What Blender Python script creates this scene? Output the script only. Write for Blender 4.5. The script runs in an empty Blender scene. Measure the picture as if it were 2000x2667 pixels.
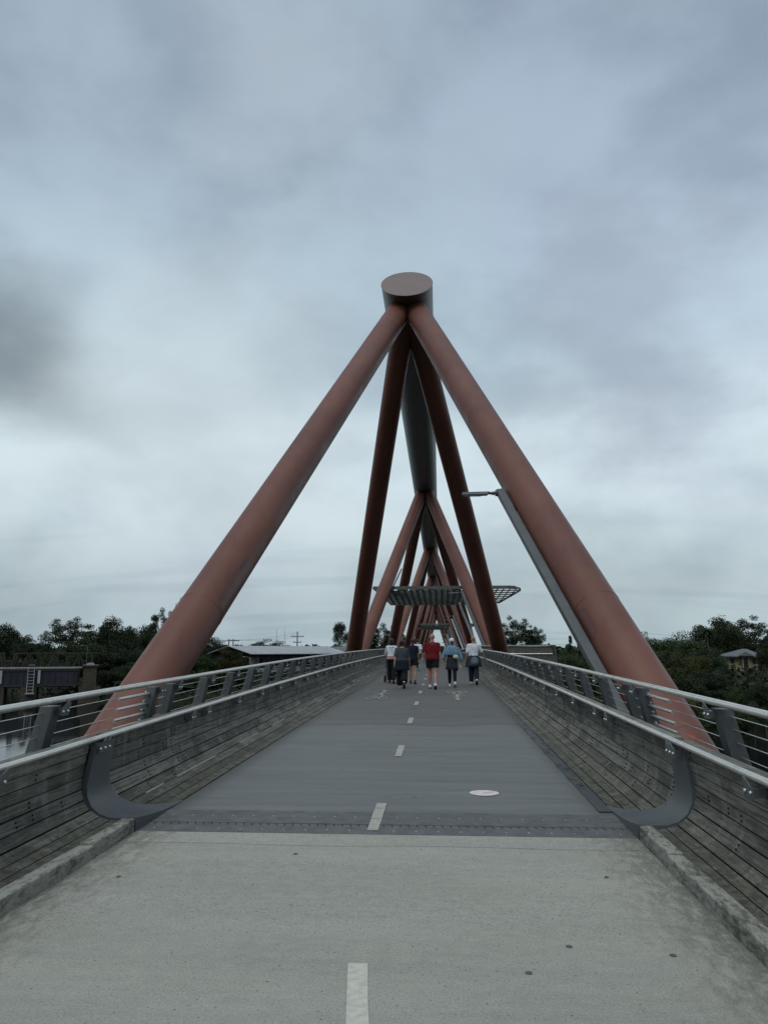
import bpy, bmesh, math, random
import numpy as np
from mathutils import Vector, Matrix
R = math.radians
SC = bpy.context.scene
COL = SC.collection
rnd = random.Random(7)

# ------------------------------------------------------------------ camera
CX, CZ, PITCH, YAW, ROLL = 0.594, 1.6, .1779, -.0703, -.0012
FW = Vector((math.sin(YAW)*math.cos(PITCH), math.cos(YAW)*math.cos(PITCH), math.sin(PITCH)))
RT0 = Vector((math.cos(YAW), -math.sin(YAW), 0)); UP0 = RT0.cross(FW)
RT = RT0*math.cos(ROLL)+UP0*math.sin(ROLL); UP = UP0*math.cos(ROLL)-RT0*math.sin(ROLL)
def make_camera():
    cam = bpy.data.cameras.new('camera'); o = bpy.data.objects.new('camera', cam); COL.objects.link(o)
    cam.sensor_fit = 'VERTICAL'; cam.sensor_height = 36; cam.sensor_width = 27; cam.lens = 2004/2667*36
    cam.clip_start = .05; cam.clip_end = 6000
    m = Matrix((RT, UP, -FW)).transposed().to_4x4(); m.translation = (CX, 0, CZ)
    o.matrix_world = m; SC.camera = o
make_camera()
def ray(u, v):
    return FW + RT*((u-1000)/2004) - UP*((v-1333.5)/2004)
def at(u, v, Y):
    """world point seen at photo pixel (u, v) at distance Y along the bridge"""
    d = ray(u, v); t = Y/d.y
    return Vector((CX, 0, CZ)) + d*t

# ------------------------------------------------------------------ helpers
def tag(o, label=None, cat=None, group=None, kind=None):
    if label: o['label'] = label
    if cat: o['category'] = cat
    if group: o['group'] = group
    if kind: o['kind'] = kind
    return o
def empty(name, loc=(0, 0, 0), rz=0):
    o = bpy.data.objects.new(name, None); COL.objects.link(o)
    o.location = loc; o.rotation_euler = (0, 0, rz); o.empty_display_size = .3
    return o
class MB:
    def __init__(s): s.v = []; s.f = []; s.mi = []; s.tone = []; s.t = .5; s.m = 0
    def add(s, vs, fs):
        b = len(s.v); s.v += [tuple(p) for p in vs]
        for f in fs: s.f.append([i+b for i in f]); s.mi.append(s.m); s.tone.append(s.t)
    def box(s, lo, hi):
        x0, y0, z0 = lo; x1, y1, z1 = hi
        s.add([(x0,y0,z0),(x1,y0,z0),(x1,y1,z0),(x0,y1,z0),(x0,y0,z1),(x1,y0,z1),(x1,y1,z1),(x0,y1,z1)],
              [(0,3,2,1),(4,5,6,7),(0,1,5,4),(1,2,6,5),(2,3,7,6),(3,0,4,7)])
    def hexa(s, p):   # eight points, bottom ring then top ring
        s.add(p, [(0,3,2,1),(4,5,6,7),(0,1,5,4),(1,2,6,5),(2,3,7,6),(3,0,4,7)])
    def beam(s, a, b, w, h, ref=(0, 0, 1)):
        a = Vector(a); b = Vector(b); d = (b-a).normalized(); r = Vector(ref)
        if abs(d.dot(r)) > .98: r = Vector((1, 0, 0))
        x = d.cross(r).normalized()*(w/2); y = x.cross(d).normalized()*(h/2)
        s.hexa([a-x-y, a+x-y, a+x+y, a-x+y, b-x-y, b+x-y, b+x+y, b-x+y])
    def tube(s, pts, rad, n=10, ref=(0, 1, 0), cap=True):
        """loft of elliptical rings along pts; rad: number or list of (a, b)"""
        pts = [Vector(p) for p in pts]; k = len(pts)
        if not isinstance(rad, (list,)): rad = [rad]*k
        rad = [r if isinstance(r, tuple) else (r, r) for r in rad]
        vs = []; r0 = Vector(ref)
        for i, p in enumerate(pts):
            d = (pts[min(i+1, k-1)]-pts[max(i-1, 0)]).normalized()
            rr = r0 if abs(d.dot(r0)) < .97 else Vector((1, 0, 0))
            x = rr.cross(d).normalized(); y = d.cross(x).normalized()
            for j in range(n):
                a = 2*math.pi*j/n
                vs.append(p+x*(rad[i][0]*math.cos(a))+y*(rad[i][1]*math.sin(a)))
        fs = [(i*n+j, i*n+(j+1) % n, (i+1)*n+(j+1) % n, (i+1)*n+j) for i in range(k-1) for j in range(n)]
        if cap: fs += [tuple(range(n))[::-1], tuple(range((k-1)*n, k*n))]
        s.add(vs, fs)
    def ball(s, c, r, n=10, m=6):
        c = Vector(c); r = r if isinstance(r, tuple) else (r, r, r)
        pts = []; rad = []
        vs = [c-Vector((0, 0, r[2]))]
        for i in range(1, m):
            t = math.pi*i/m
            for j in range(n):
                a = 2*math.pi*j/n
                vs.append(c+Vector((r[0]*math.sin(t)*math.cos(a), r[1]*math.sin(t)*math.sin(a), -r[2]*math.cos(t))))
        vs.append(c+Vector((0, 0, r[2])))
        fs = [(0, 1+(j+1) % n, 1+j) for j in range(n)]
        fs += [(1+i*n+j, 1+i*n+(j+1) % n, 1+(i+1)*n+(j+1) % n, 1+(i+1)*n+j) for i in range(m-2) for j in range(n)]
        l = len(vs)-1; b = 1+(m-2)*n
        fs += [(b+j, b+(j+1) % n, l) for j in range(n)]
        s.add(vs, fs)
    def mesh(s, name, mats, smooth=False):
        me = bpy.data.meshes.new(name); me.from_pydata(s.v, [], s.f)
        for m in (mats if isinstance(mats, (list, tuple)) else [mats]): me.materials.append(m)
        me.polygons.foreach_set('material_index', s.mi)
        a = me.attributes.new('tone', 'FLOAT', 'FACE'); a.data.foreach_set('value', s.tone)
        if smooth:
            me.polygons.foreach_set('use_smooth', [True]*len(me.polygons))
            if smooth != 'all':
                try: me.set_sharp_from_angle(angle=R(40))
                except Exception: pass
        me.update(); return me
    def build(s, name, mats, parent=None, smooth=False, bevel=0):
        me = s.mesh(name, mats, smooth)
        o = bpy.data.objects.new(name, me); COL.objects.link(o)
        if parent: o.parent = parent
        if bevel:
            b = o.modifiers.new('bevel', 'BEVEL'); b.width = bevel; b.segments = 2; b.limit_method = 'ANGLE'
        return o
def copy_tree(o, parent=None):
    c = o.copy(); COL.objects.link(c); c.parent = parent
    for ch in list(o.children): copy_tree(ch, c)
    return c
def remesh(mb, name, mat, vox, parent, smooth_it=3):
    """joins the lofts of mb into ONE continuous surface"""
    me = mb.mesh(name+'_src', mat)
    o = bpy.data.objects.new(name, me); COL.objects.link(o)
    m = o.modifiers.new('r', 'REMESH'); m.mode = 'VOXEL'; m.voxel_size = vox; m.use_smooth_shade = True
    if smooth_it:
        q = o.modifiers.new('s', 'SMOOTH'); q.iterations = smooth_it; q.factor = .5
    dg = bpy.context.evaluated_depsgraph_get()
    me2 = bpy.data.meshes.new_from_object(o.evaluated_get(dg))
    o.modifiers.clear(); o.data = me2; bpy.data.meshes.remove(me); me2.name = name
    if not me2.materials: me2.materials.append(mat)
    o.parent = parent
    return o

# ------------------------------------------------------------------ materials
class NT:
    def __init__(s, name):
        s.m = bpy.data.materials.new(name); s.m.use_nodes = True; s.t = s.m.node_tree
        s.n = s.t.nodes; s.l = s.t.links; s.b = s.n['Principled BSDF']
        s.co = s.n.new('ShaderNodeTexCoord')
    def noise(s, scale, sc=(1, 1, 1), detail=5, rough=.55, dist=0, rot=(0, 0, 0), src='Object'):
        mp = s.n.new('ShaderNodeMapping'); mp.inputs['Scale'].default_value = sc; mp.inputs['Rotation'].default_value = rot
        s.l.new(s.co.outputs[src], mp.inputs[0])
        t = s.n.new('ShaderNodeTexNoise'); t.inputs['Scale'].default_value = scale; t.inputs['Detail'].default_value = detail
        t.inputs['Roughness'].default_value = rough; t.inputs['Distortion'].default_value = dist
        s.l.new(mp.outputs[0], t.inputs['Vector']); return t.outputs[0]
    def ramp(s, fac, a, b, lo=0., hi=1.):
        r = s.n.new('ShaderNodeMapRange'); r.inputs[1].default_value = a; r.inputs[2].default_value = b
        r.inputs[3].default_value = lo; r.inputs[4].default_value = hi
        s.l.new(fac, r.inputs[0]); return r.outputs[0]
    def mix(s, fac, a, b, mode='MIX'):
        x = s.n.new('ShaderNodeMix'); x.data_type = 'RGBA'; x.blend_type = mode
        for sock, val in ((x.inputs[0], fac), (x.inputs[6], a), (x.inputs[7], b)):
            if hasattr(val, 'is_output'): s.l.new(val, sock)
            elif isinstance(val, (int, float)): sock.default_value = val
            else: sock.default_value = (*val, 1)
        return x.outputs[2]
    def math(s, op, a, b=0.):
        x = s.n.new('ShaderNodeMath'); x.operation = op
        for i, val in enumerate((a, b)):
            if hasattr(val, 'is_output'): s.l.new(val, x.inputs[i])
            else: x.inputs[i].default_value = val
        return x.outputs[0]
    def attr(s, name):
        a = s.n.new('ShaderNodeAttribute'); a.attribute_name = name; return a.outputs['Fac']
    def axis(s, i, src='Object'):
        x = s.n.new('ShaderNodeSeparateXYZ'); s.l.new(s.co.outputs[src], x.inputs[0]); return x.outputs[i]
    def out(s, col, rough=.7, metal=0., bump=None, bstr=.2, bdist=.01, spec=.5):
        for key, val in (('Base Color', col), ('Roughness', rough), ('Metallic', metal)):
            if hasattr(val, 'is_output'): s.l.new(val, s.b.inputs[key])
            elif isinstance(val, (int, float)): s.b.inputs[key].default_value = val
            else: s.b.inputs[key].default_value = (*val, 1)
        s.b.inputs['Specular IOR Level'].default_value = spec
        if bump is not None:
            bp = s.n.new('ShaderNodeBump'); bp.inputs['Strength'].default_value = bstr; bp.inputs['Distance'].default_value = bdist
            s.l.new(bump, bp.inputs['Height']); s.l.new(bp.outputs[0], s.b.inputs['Normal'])
        return s.m
def simple(name, col, rough=.7, var=.25, scale=6, metal=0., spec=.5):
    n = NT(name); f = n.ramp(n.noise(scale), .3, .7)
    lo = tuple(c*(1-var) for c in col); hi = tuple(min(1, c*(1+var)) for c in col)
    return n.out(n.mix(f, lo, hi), rough, metal, spec=spec)

def m_concrete():
    n = NT('broom_concrete')
    fine = n.noise(75, detail=6, rough=.75); mid = n.noise(9, (1, 1.6, 1), 6); big = n.noise(.7, (.6, 1.4, 1), 4)
    band = n.noise(2.6, (.12, 2.2, 1), 4)
    c = n.mix(n.ramp(mid, .3, .7), (.262, .257, .218), (.318, .311, .264))
    c = n.mix(n.ramp(big, .4, .65, 0, .4), c, (.385, .375, .325))
    c = n.mix(n.ramp(band, .45, .7, 0, .35), c, (.22, .23, .215))
    c = n.mix(n.ramp(fine, .52, .66, 0, .75), c, (.125, .132, .118))
    c = n.mix(n.ramp(fine, .34, .46, .5, 0), c, (.46, .46, .42))
    pit = n.noise(46, detail=2, rough=.4); c = n.mix(n.ramp(pit, .69, .73, 0, .8), c, (.06, .065, .06))
    # grime along both kerbs
    x = n.axis(0); ed = n.math('MAXIMUM', n.math('SUBTRACT', x, 1.55), n.math('SUBTRACT', -1.42, x) if False else n.math('SUBTRACT', n.math('MULTIPLY', x, -1.), 1.42))
    g = n.noise(9, (1.6, .6, 1), 10, .8, .4)
    gm = n.math('MULTIPLY', n.ramp(ed, 0., .66), n.ramp(n.math('ADD', g, n.math('MULTIPLY', ed, .28)), .54, .70))
    c = n.mix(n.math('MULTIPLY', gm, .7), c, (.075, .072, .057))
    return n.out(c, .88, bump=fine, bstr=.5, bdist=.006, spec=.3)
def m_deck():
    n = NT('deck_coating')
    st = n.noise(2.2, (.22, 2.4, 1), 7, .6); st2 = n.noise(7, (.10, 3, 1), 5, .6); fine = n.noise(120, detail=3)
    y = n.axis(1); wob = n.noise(.9, (.5, .2, 1), 3)
    yy = n.math('ADD', y, n.math('MULTIPLY', wob, 2.))
    far = n.ramp(yy, 15.6, 17.6)
    a = n.mix(n.ramp(st, .36, .64), (.108, .114, .110), (.146, .153, .147))
    b = n.mix(n.ramp(st, .35, .7), (.078, .074, .069), (.130, .128, .121))
    c = n.mix(far, a, b)
    c = n.mix(n.ramp(st2, .56, .74, 0, .5), c, (.20, .206, .198))
    c = n.mix(n.ramp(st2, .25, .4, .4, 0), c, (.085, .09, .093))
    # darker band at the seam and darker strips along both edges
    seam = n.math('MULTIPLY', n.ramp(yy, 16.2, 16.5), n.ramp(yy, 16.5, 17.0, 1, 0))
    c = n.mix(n.math('MULTIPLY', seam, .5), c, (.06, .06, .06))
    x = n.axis(0); ed = n.math('MAXIMUM', n.math('SUBTRACT', x, 1.95), n.math('SUBTRACT', n.math('MULTIPLY', x, -1.), 1.85))
    c = n.mix(n.math('MULTIPLY', n.ramp(ed, 0, .22), .6), c, (.05, .05, .045))
    c = n.mix(n.ramp(fine, .62, .74, 0, .35), c, (.05, .05, .05))
    sm = n.noise(.8, (.5, 1.2, 1), 6, .7, 1.5); c = n.mix(n.ramp(sm, .56, .66, 0, .3), c, (.07, .075, .08))
    sp = n.noise(11, detail=3, rough=.5); c = n.mix(n.ramp(sp, .70, .74, 0, .6), c, (.05, .052, .055))
    sk = n.noise(5, (2.6, .12, 1), 4, .6); c = n.mix(n.ramp(sk, .66, .72, 0, .25), c, (.07, .073, .077))
    return n.out(c, n.ramp(st, .3, .7, .5, .75), bump=fine, bstr=.25, bdist=.004, spec=.35)
def m_wood():
    n = NT('weathered_timber')
    t = n.attr('tone')
    g = n.noise(5, (9, .30, 9), 8, .7, .3); g2 = n.noise(16, (7, .22, 7), 5)
    c = n.mix(n.ramp(t, 0, 1), (.088, .085, .072), (.235, .226, .19))
    c = n.mix(n.ramp(g, .38, .56, .8, 0), c, (.038, .038, .033))
    c = n.mix(n.ramp(g2, .52, .66, 0, .5), c, (.25, .247, .222))
    bl = n.noise(1.6, (1, 1, 3), 6, .7); c = n.mix(n.ramp(bl, .50, .62, 0, .65), c, (.055, .052, .047))
    stn = n.noise(5, (1, 1, .4), 7, .75); c = n.mix(n.ramp(stn, .52, .64, 0, .5), c, (.25, .247, .222))
    z = n.axis(2); low = n.ramp(z, .28, .08)
    mo = n.noise(22, (1, 1, 1), 6, .75)
    c = n.mix(n.math('MULTIPLY', n.ramp(mo, .46, .56), n.math('MULTIPLY', low, .8)), c, (.10, .10, .062))
    dk = n.noise(14, (1, 1, 1), 5, .75); c = n.mix(n.math('MULTIPLY', n.ramp(dk, .42, .62), n.math('MULTIPLY', low, .85)), c, (.03, .029, .025))
    return n.out(c, .85, bump=g, bstr=.35, bdist=.004, spec=.25)
def m_red():
    n = NT('oxide_red_paint')
    a = n.noise(.45, detail=5); b = n.noise(2.2, (1, .5, .4), 6, .65)
    c = n.mix(n.ramp(a, .35, .65), (.116, .043, .029), (.156, .060, .041))
    c = n.mix(n.ramp(b, .55, .8, 0, .3), c, (.205, .088, .063))
    s = n.noise(7, (1, .22, .2), 7, .7); c = n.mix(n.ramp(s, .55, .75, 0, .5), c, (.066, .021, .014))
    t = n.attr('tone'); c = n.mix(n.ramp(t, .5, 1, 0, .75), c, (.175, .056, .04))
    return n.out(c, n.ramp(b, .3, .7, .42, .6), bump=n.noise(1.2), bstr=.03, bdist=.02, spec=.4)
def m_leaf(name, dark, light):
    n = NT(name); t = n.attr('tone'); oi = n.n.new('ShaderNodeObjectInfo')
    c = n.mix(t, dark, light)
    c = n.mix(n.ramp(oi.outputs['Random'], 0, 1, 0, .35), c, tuple(q*.55 for q in dark))
    m = n.out(c, .75, spec=.12)
    return m
def m_water():
    n = NT('river_water')
    a = n.noise(1.1, (1, 1.6, 1), 6, .6); b = n.noise(.25, detail=3)
    pt = n.ramp(n.noise(.06, (1, 2.2, 1), 4), .46, .62, .25, 1.)
    h = n.math('MULTIPLY', n.math('ADD', a, n.math('MULTIPLY', b, .3)), pt)
    s = n.out((.006, .009, .009), .05, bump=h, bstr=.5, bdist=.016, spec=.5)
    n.b.inputs['IOR'].default_value = 1.33; n.b.inputs['Specular Tint'].default_value = (.25, .28, .28, 1)
    return s
def m_stone():
    n = NT('sandstone_pier')
    br = n.n.new('ShaderNodeTexBrick'); mp = n.n.new('ShaderNodeMapping'); mp.inputs['Rotation'].default_value = (R(90), 0, 0)
    n.l.new(n.co.outputs['Object'], mp.inputs[0]); n.l.new(mp.outputs[0], br.inputs[0])
    br.inputs['Scale'].default_value = .7; br.inputs['Color1'].default_value = (.085, .066, .044, 1); br.inputs['Color2'].default_value = (.050, .040, .030, 1)
    br.inputs['Mortar'].default_value = (.03, .026, .02, 1); br.inputs['Mortar Size'].default_value = .03
    st = n.noise(.8, (1, 1, .3), 5); c = n.mix(n.ramp(st, .45, .65, 0, .8), br.outputs[0], (.025, .024, .02))
    return n.out(c, .9)
M = {}
M['concrete'] = m_concrete(); M['deck'] = m_deck(); M['wood'] = m_wood(); M['red'] = m_red(); M['water'] = m_water(); M['stone'] = m_stone()
def m_kerb():
    n = NT('kerb_concrete'); a = n.noise(30, (1, .35, 1), 8, .75); f = n.noise(150, detail=3); g = n.noise(3, (1, .5, 1), 5)
    c = n.mix(n.ramp(n.math('ADD', a, n.math('MULTIPLY', n.math('SUBTRACT', g, .5), .5)), .40, .58), (.085, .085, .068), (.30, .298, .262)); c = n.mix(n.ramp(f, .5, .7, 0, .7), c, (.09, .09, .075))
    return n.out(c, .9, bump=f, bstr=.6, bdist=.006, spec=.3)
M['kerb'] = m_kerb()
M['wallc'] = simple('grey_wall_concrete', (.11, .11, .105), .9, .3, 1.5)
def m_steel():
    n = NT('grey_steel_paint'); a = n.noise(2.5, detail=6, rough=.65); f = n.noise(30, (1, 1, .2), 4)
    c = n.mix(n.ramp(a, .3, .7), (.055, .062, .066), (.088, .097, .100)); c = n.mix(n.ramp(f, .6, .8, 0, .3), c, (.17, .17, .17))
    return n.out(c, n.ramp(a, .3, .7, .38, .6), bump=n.noise(60), bstr=.05, bdist=.003, spec=.5)
M['steel'] = m_steel()
M['plate'] = simple('joint_plate_steel', (.082, .085, .082), .6, .3, 9)
M['black'] = simple('black_gap', (.006, .006, .006), .9, .1)
def m_inox():
    n = NT('brushed_stainless'); a = n.noise(12, (6, .6, 6), 5); c = n.mix(n.ramp(a, .3, .7), (.66, .64, .585), (.82, .80, .74))
    d = n.noise(2.2, detail=6, rough=.7); c = n.mix(n.ramp(d, .54, .68, 0, .5), c, (.40, .385, .35))
    return n.out(c, n.ramp(a, .3, .7, .30, .44), .85)
M['inox'] = m_inox()
M['bolt'] = simple('bolt_steel', (.45, .45, .45), .3, .2, 30, .9)
M['white'] = simple('road_marking_paint', (.47, .46, .40), .8, .16, 22, spec=.2)
def m_mark():
    n = NT('worn_marking_paint'); a = n.noise(24, (1, 1, 1), 7, .7); b = n.noise(5, (.6, 2, 1), 5)
    c = n.mix(n.ramp(a, .3, .6), (.25, .25, .222), (.38, .375, .33)); c = n.mix(n.ramp(b, .58, .70, 0, .55), c, (.13, .135, .13))
    return n.out(c, .8, spec=.2)
M['mark'] = m_mark()
M['strip'] = simple('white_strip', (.50, .49, .45), .4, .1)
def m_chord():
    n = NT('grey_chord_paint'); a = n.noise(1.1, (1, .15, 1), 6); c = n.mix(n.ramp(a, .3, .7), (.034, .041, .042), (.062, .070, .069))
    s = n.noise(5, (1, .05, 1), 4); c = n.mix(n.ramp(s, .55, .75, 0, .4), c, (.03, .035, .038))
    return n.out(c, .42, spec=.5)
M['chord'] = m_chord()
M['cap'] = simple('brown_end_plate', (.165, .118, .105), .5, .08, 1)
M['brown'] = simple('brown_chord_paint', (.115, .082, .076), .42, .15, 2)
M['lamp'] = simple('lamp_grey', (.07, .075, .08), .5, .2)
M['lens'] = simple('lamp_lens', (.35, .36, .36), .25, .1)
M['canopy'] = simple('canopy_steel', (.095, .10, .098), .55, .25, 2)
M['leaf_dark'] = m_leaf('dark_gum_leaves', (.012, .020, .011), (.050, .068, .034))
M['leaf_mid'] = m_leaf('green_leaves', (.014, .027, .012), (.060, .090, .038))
M['leaf_olive'] = m_leaf('olive_leaves', (.024, .029, .011), (.088, .090, .034))
M['leaf_blue'] = m_leaf('casuarina_needles', (.014, .022, .016), (.054, .070, .048))
M['trunk'] = simple('bark', (.075, .062, .050), .9, .4, 3)
M['palebark'] = simple('pale_gum_bark', (.20, .185, .165), .85, .35, 3)
def m_land():
    n = NT('bank_soil_and_grass'); a = n.noise(.12, detail=8, rough=.7); b = n.noise(1.2, detail=5)
    c = n.mix(n.ramp(a, .35, .65), (.009, .013, .006), (.020, .018, .010)); c = n.mix(n.ramp(b, .45, .7, 0, .5), c, (.008, .010, .006))
    return n.out(c, .95, spec=.1)
M['land'] = m_land()
M['navygird'] = simple('blue_grey_girder_paint', (.018, .020, .030), .8, .35, .4)
M['rust'] = simple('rusty_truss_steel', (.030, .024, .022), .85, .4, .5)
M['pale'] = simple('pale_grey_paint', (.30, .31, .31), .7, .2, 1)
M['roof'] = simple('metal_roof', (.30, .315, .325), .45, .12, .3)
M['roofd'] = simple('dark_tile_roof', (.10, .105, .112), .7, .2, 1.2)
M['shedwall'] = simple('dark_cladding', (.028, .032, .045), .8, .25, .6)
M['render'] = simple('yellow_render', (.27, .22, .125), .85, .12, .8)
M['glass'] = simple('dark_window_glass', (.015, .017, .02), .12, .1)
M['pole'] = simple('timber_pole', (.05, .045, .042), .9, .3)
M['wire'] = simple('cable_black', (.03, .03, .032), .7, .1)

# ------------------------------------------------------------------ world and sun
def make_world():
    w = bpy.data.worlds.new('World'); SC.world = w; w.use_nodes = True
    t = w.node_tree; N = t.nodes; L = t.links; N.clear()
    out = N.new('ShaderNodeOutputWorld'); ms = N.new('ShaderNodeMixShader'); L.new(ms.outputs[0], out.inputs[0])
    sky = N.new('ShaderNodeTexSky'); sky.sky_type = 'NISHITA'; sky.sun_disc = False
    sky.sun_elevation = R(52); sky.sun_rotation = R(200); sky.air_density = 1.2; sky.dust_density = 2
    b1 = N.new('ShaderNodeBackground'); b1.inputs[1].default_value = .06; L.new(sky.outputs[0], b1.inputs[0])
    b2 = N.new('ShaderNodeBackground'); b2.inputs[1].default_value = 1.08
    L.new(b1.outputs[0], ms.inputs[1]); L.new(b2.outputs[0], ms.inputs[2]); ms.inputs[0].default_value = .9
    tc = N.new('ShaderNodeTexCoord'); sp = N.new('ShaderNodeSeparateXYZ'); L.new(tc.outputs['Generated'], sp.inputs[0])
    def mth(op, a, b=0., c=None):
        x = N.new('ShaderNodeMath'); x.operation = op
        for i, val in enumerate((a, b) if c is None else (a, b, c)):
            if hasattr(val, 'is_output'): L.new(val, x.inputs[i])
            else: x.inputs[i].default_value = val
        return x.outputs[0]
    def rng(f, a, b, lo=0., hi=1., smooth=True):
        r = N.new('ShaderNodeMapRange'); r.interpolation_type = 'SMOOTHSTEP' if smooth else 'LINEAR'
        for i, q in enumerate((a, b, lo, hi)): r.inputs[i+1].default_value = q
        L.new(f, r.inputs[0]); return r.outputs[0]
    def mix(f, a, b, mode='MIX'):
        x = N.new('ShaderNodeMix'); x.data_type = 'RGBA'; x.blend_type = mode
        for s, val in ((x.inputs[0], f), (x.inputs[6], a), (x.inputs[7], b)):
            if hasattr(val, 'is_output'): L.new(val, s)
            elif isinstance(val, (int, float)): s.default_value = val
            else: s.default_value = (*val, 1)
        return x.outputs[2]
    z = mth('MAXIMUM', sp.outputs[2], 0.); zz = mth('ADD', z, .22)
    cb = N.new('ShaderNodeCombineXYZ'); L.new(mth('DIVIDE', sp.outputs[0], zz), cb.inputs[0]); L.new(mth('DIVIDE', sp.outputs[1], zz), cb.inputs[1])
    cd3 = N.new('ShaderNodeCombineXYZ'); L.new(sp.outputs[0], cd3.inputs[0]); L.new(sp.outputs[1], cd3.inputs[1]); L.new(mth('MULTIPLY', sp.outputs[2], 1.7), cd3.inputs[2])
    def noise(scale, loc, detail, rough, dist, sc=(1, 1, 1), d3=True):
        mp = N.new('ShaderNodeMapping'); mp.inputs['Location'].default_value = loc; mp.inputs['Scale'].default_value = sc
        L.new((cd3 if d3 else cb).outputs[0], mp.inputs[0]); q = N.new('ShaderNodeTexNoise')
        q.inputs['Scale'].default_value = scale; q.inputs['Detail'].default_value = detail; q.inputs['Roughness'].default_value = rough; q.inputs['Distortion'].default_value = dist
        L.new(mp.outputs[0], q.inputs['Vector']); return q.outputs[0]
    n1 = noise(3.6, (3.1, 1.7, .4), 7, .5, .12); n2 = noise(1.7, (7, 2, 1), 4, .5, .1); n3 = noise(7., (1, 9, 2), 6, .52, .1)
    # brightness with elevation
    cr = N.new('ShaderNodeValToRGB'); e = cr.color_ramp.elements
    stops = ((0., (.36, .45, .485)), (.07, (.39, .475, .51)), (.16, (.52, .615, .65)), (.27, (.56, .665, .71)), (.38, (.43, .545, .62)), (.52, (.345, .435, .52)), (.72, (.30, .375, .455)), (1., (.66, .74, .79)))
    e[0].position, e[0].color = stops[0][0], (*stops[0][1], 1); e[1].position, e[1].color = stops[-1][0], (*stops[-1][1], 1)
    for p, c in stops[1:-1]:
        k = e.new(p); k.color = (*c, 1)
    L.new(sp.outputs[2], cr.inputs[0]); col = cr.outputs[0]
    f = mth('ADD', mth('MULTIPLY', n1, .62), mth('ADD', mth('MULTIPLY', n2, .25), mth('MULTIPLY', n3, .13)))
    col = mix(1., col, mix(rng(f, .38, .60), (.84, .855, .885), (1.22, 1.215, 1.205)), 'MULTIPLY')
    col = mix(rng(n2, .45, .62, 0, .35), col, mix(1., col, (1.02, .985, 1.07), 'MULTIPLY'))
    # low streaks
    n4 = noise(2.4, (5, 5, 0), 5, .5, .1, (.25, 1.6, 1), False); lowm = rng(sp.outputs[2], .06, .22, 1, 0)
    col = mix(mth('MULTIPLY', rng(n4, .52, .66), mth('MULTIPLY', lowm, .5)), col, mix(1., col, (.80, .82, .85), 'MULTIPLY'))
    # the dark cloud low on the left and three brighter thin places
    geo = tc.outputs['Generated']
    def spot(u, v, r_in, r_out, amp=.0):
        d = ray(u, v).normalized(); vm = N.new('ShaderNodeVectorMath'); vm.operation = 'DOT_PRODUCT'
        L.new(geo, vm.inputs[0]); vm.inputs[1].default_value = d
        g = mth('ARCCOSINE', mth('MINIMUM', vm.outputs['Value'], 1.))
        g = mth('ADD', g, mth('MULTIPLY', mth('SUBTRACT', n3 if amp > 15 else f, .5), R(amp)))
        return rng(g, R(r_in), R(r_out), 1, 0)
    d1 = spot(20, 890, 2., 8.5, 13.)
    col = mix(mth('MULTIPLY', d1, .85), col, (.155, .195, .225))
    col = mix(mth('MULTIPLY', spot(760, 200, 0, 10, 16.), .6), col, (.50, .58, .66))
    col = mix(mth('MULTIPLY', spot(980, 640, 0, 12, 18.), .35), col, (.47, .58, .66))
    col = mix(mth('MULTIPLY', spot(500, 1050, 2, 17, 18.), .4), col, (.66, .73, .755))
    col = mix(mth('MULTIPLY', spot(1600, 820, 0, 13, 24.), .5), col, (.34, .385, .47))
    # unseen low sky behind the viewer, added darkening to dim the leg undersides
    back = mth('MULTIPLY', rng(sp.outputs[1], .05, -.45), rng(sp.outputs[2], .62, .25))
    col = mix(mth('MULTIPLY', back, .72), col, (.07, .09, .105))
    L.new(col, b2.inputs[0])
make_world()
sun = bpy.data.lights.new('sun', 'SUN'); sun.energy = 1.4; sun.angle = R(45); sun.color = (.96, 1, .985)
so = bpy.data.objects.new('sun', sun); COL.objects.link(so)
so.rotation_euler = Vector((math.sin(R(200))*math.cos(R(52)), math.cos(R(200))*math.cos(R(52)), math.sin(R(52)))).to_track_quat('Z', 'Y').to_euler()
SC.view_settings.view_transform = 'Standard'; SC.view_settings.look = 'None'; SC.view_settings.exposure = 0; SC.view_settings.gamma = 1

# ------------------------------------------------------------------ deck
def zd(y):
    if y <= 5: return 0.
    return .62*(1-((y-72)/67)**2) if y < 72 else max(-1.4, .62*(1-((y-72)/95)**2))
EL, ER = -2.09, 2.24            # deck edges
YA, YJ0, YJ1, YE = -9., 7.0, 7.85, 330.
def ysamples(a, b):
    ys = [a]; y = a
    while y < b-1e-6:
        y = min(b, y+(1.05 if y < 40 else 2.1 if y < 90 else 4.2)); ys.append(y)
    return ys
def sheet(name, mat, xs, y0, y1, dz=0., kind='structure', thick=0):
    m = MB(); ys = ysamples(y0, y1); n = len(xs)
    vs = [(x, y, zd(y)+dz) for y in ys for x in xs]
    fs = [(i*n+j, i*n+j+1, (i+1)*n+j+1, (i+1)*n+j) for i in range(len(ys)-1) for j in range(n-1)]
    if thick:
        b = len(vs); vs += [(x, y, zd(y)+dz-thick) for y in ys for x in xs]
        k = len(ys)
        fs += [tuple(b+q for q in f[::-1]) for f in fs[:]]
        for i in range(k-1):
            fs.append((i*n, (i+1)*n, b+(i+1)*n, b+i*n)); fs.append(((i+1)*n+n-1, i*n+n-1, b+i*n+n-1, b+(i+1)*n+n-1))
        fs.append(tuple(range(n))[::-1]+tuple(range(b, b+n))); e = (k-1)*n
        fs.append(tuple(range(e, e+n))+tuple(range(b+e, b+e+n))[::-1])
    m.add(vs, fs); o = m.build(name, mat)
    return tag(o, kind=kind)
sheet('path', M['concrete'], [EL, 0, ER], YA, YJ0, thick=.35)
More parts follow.
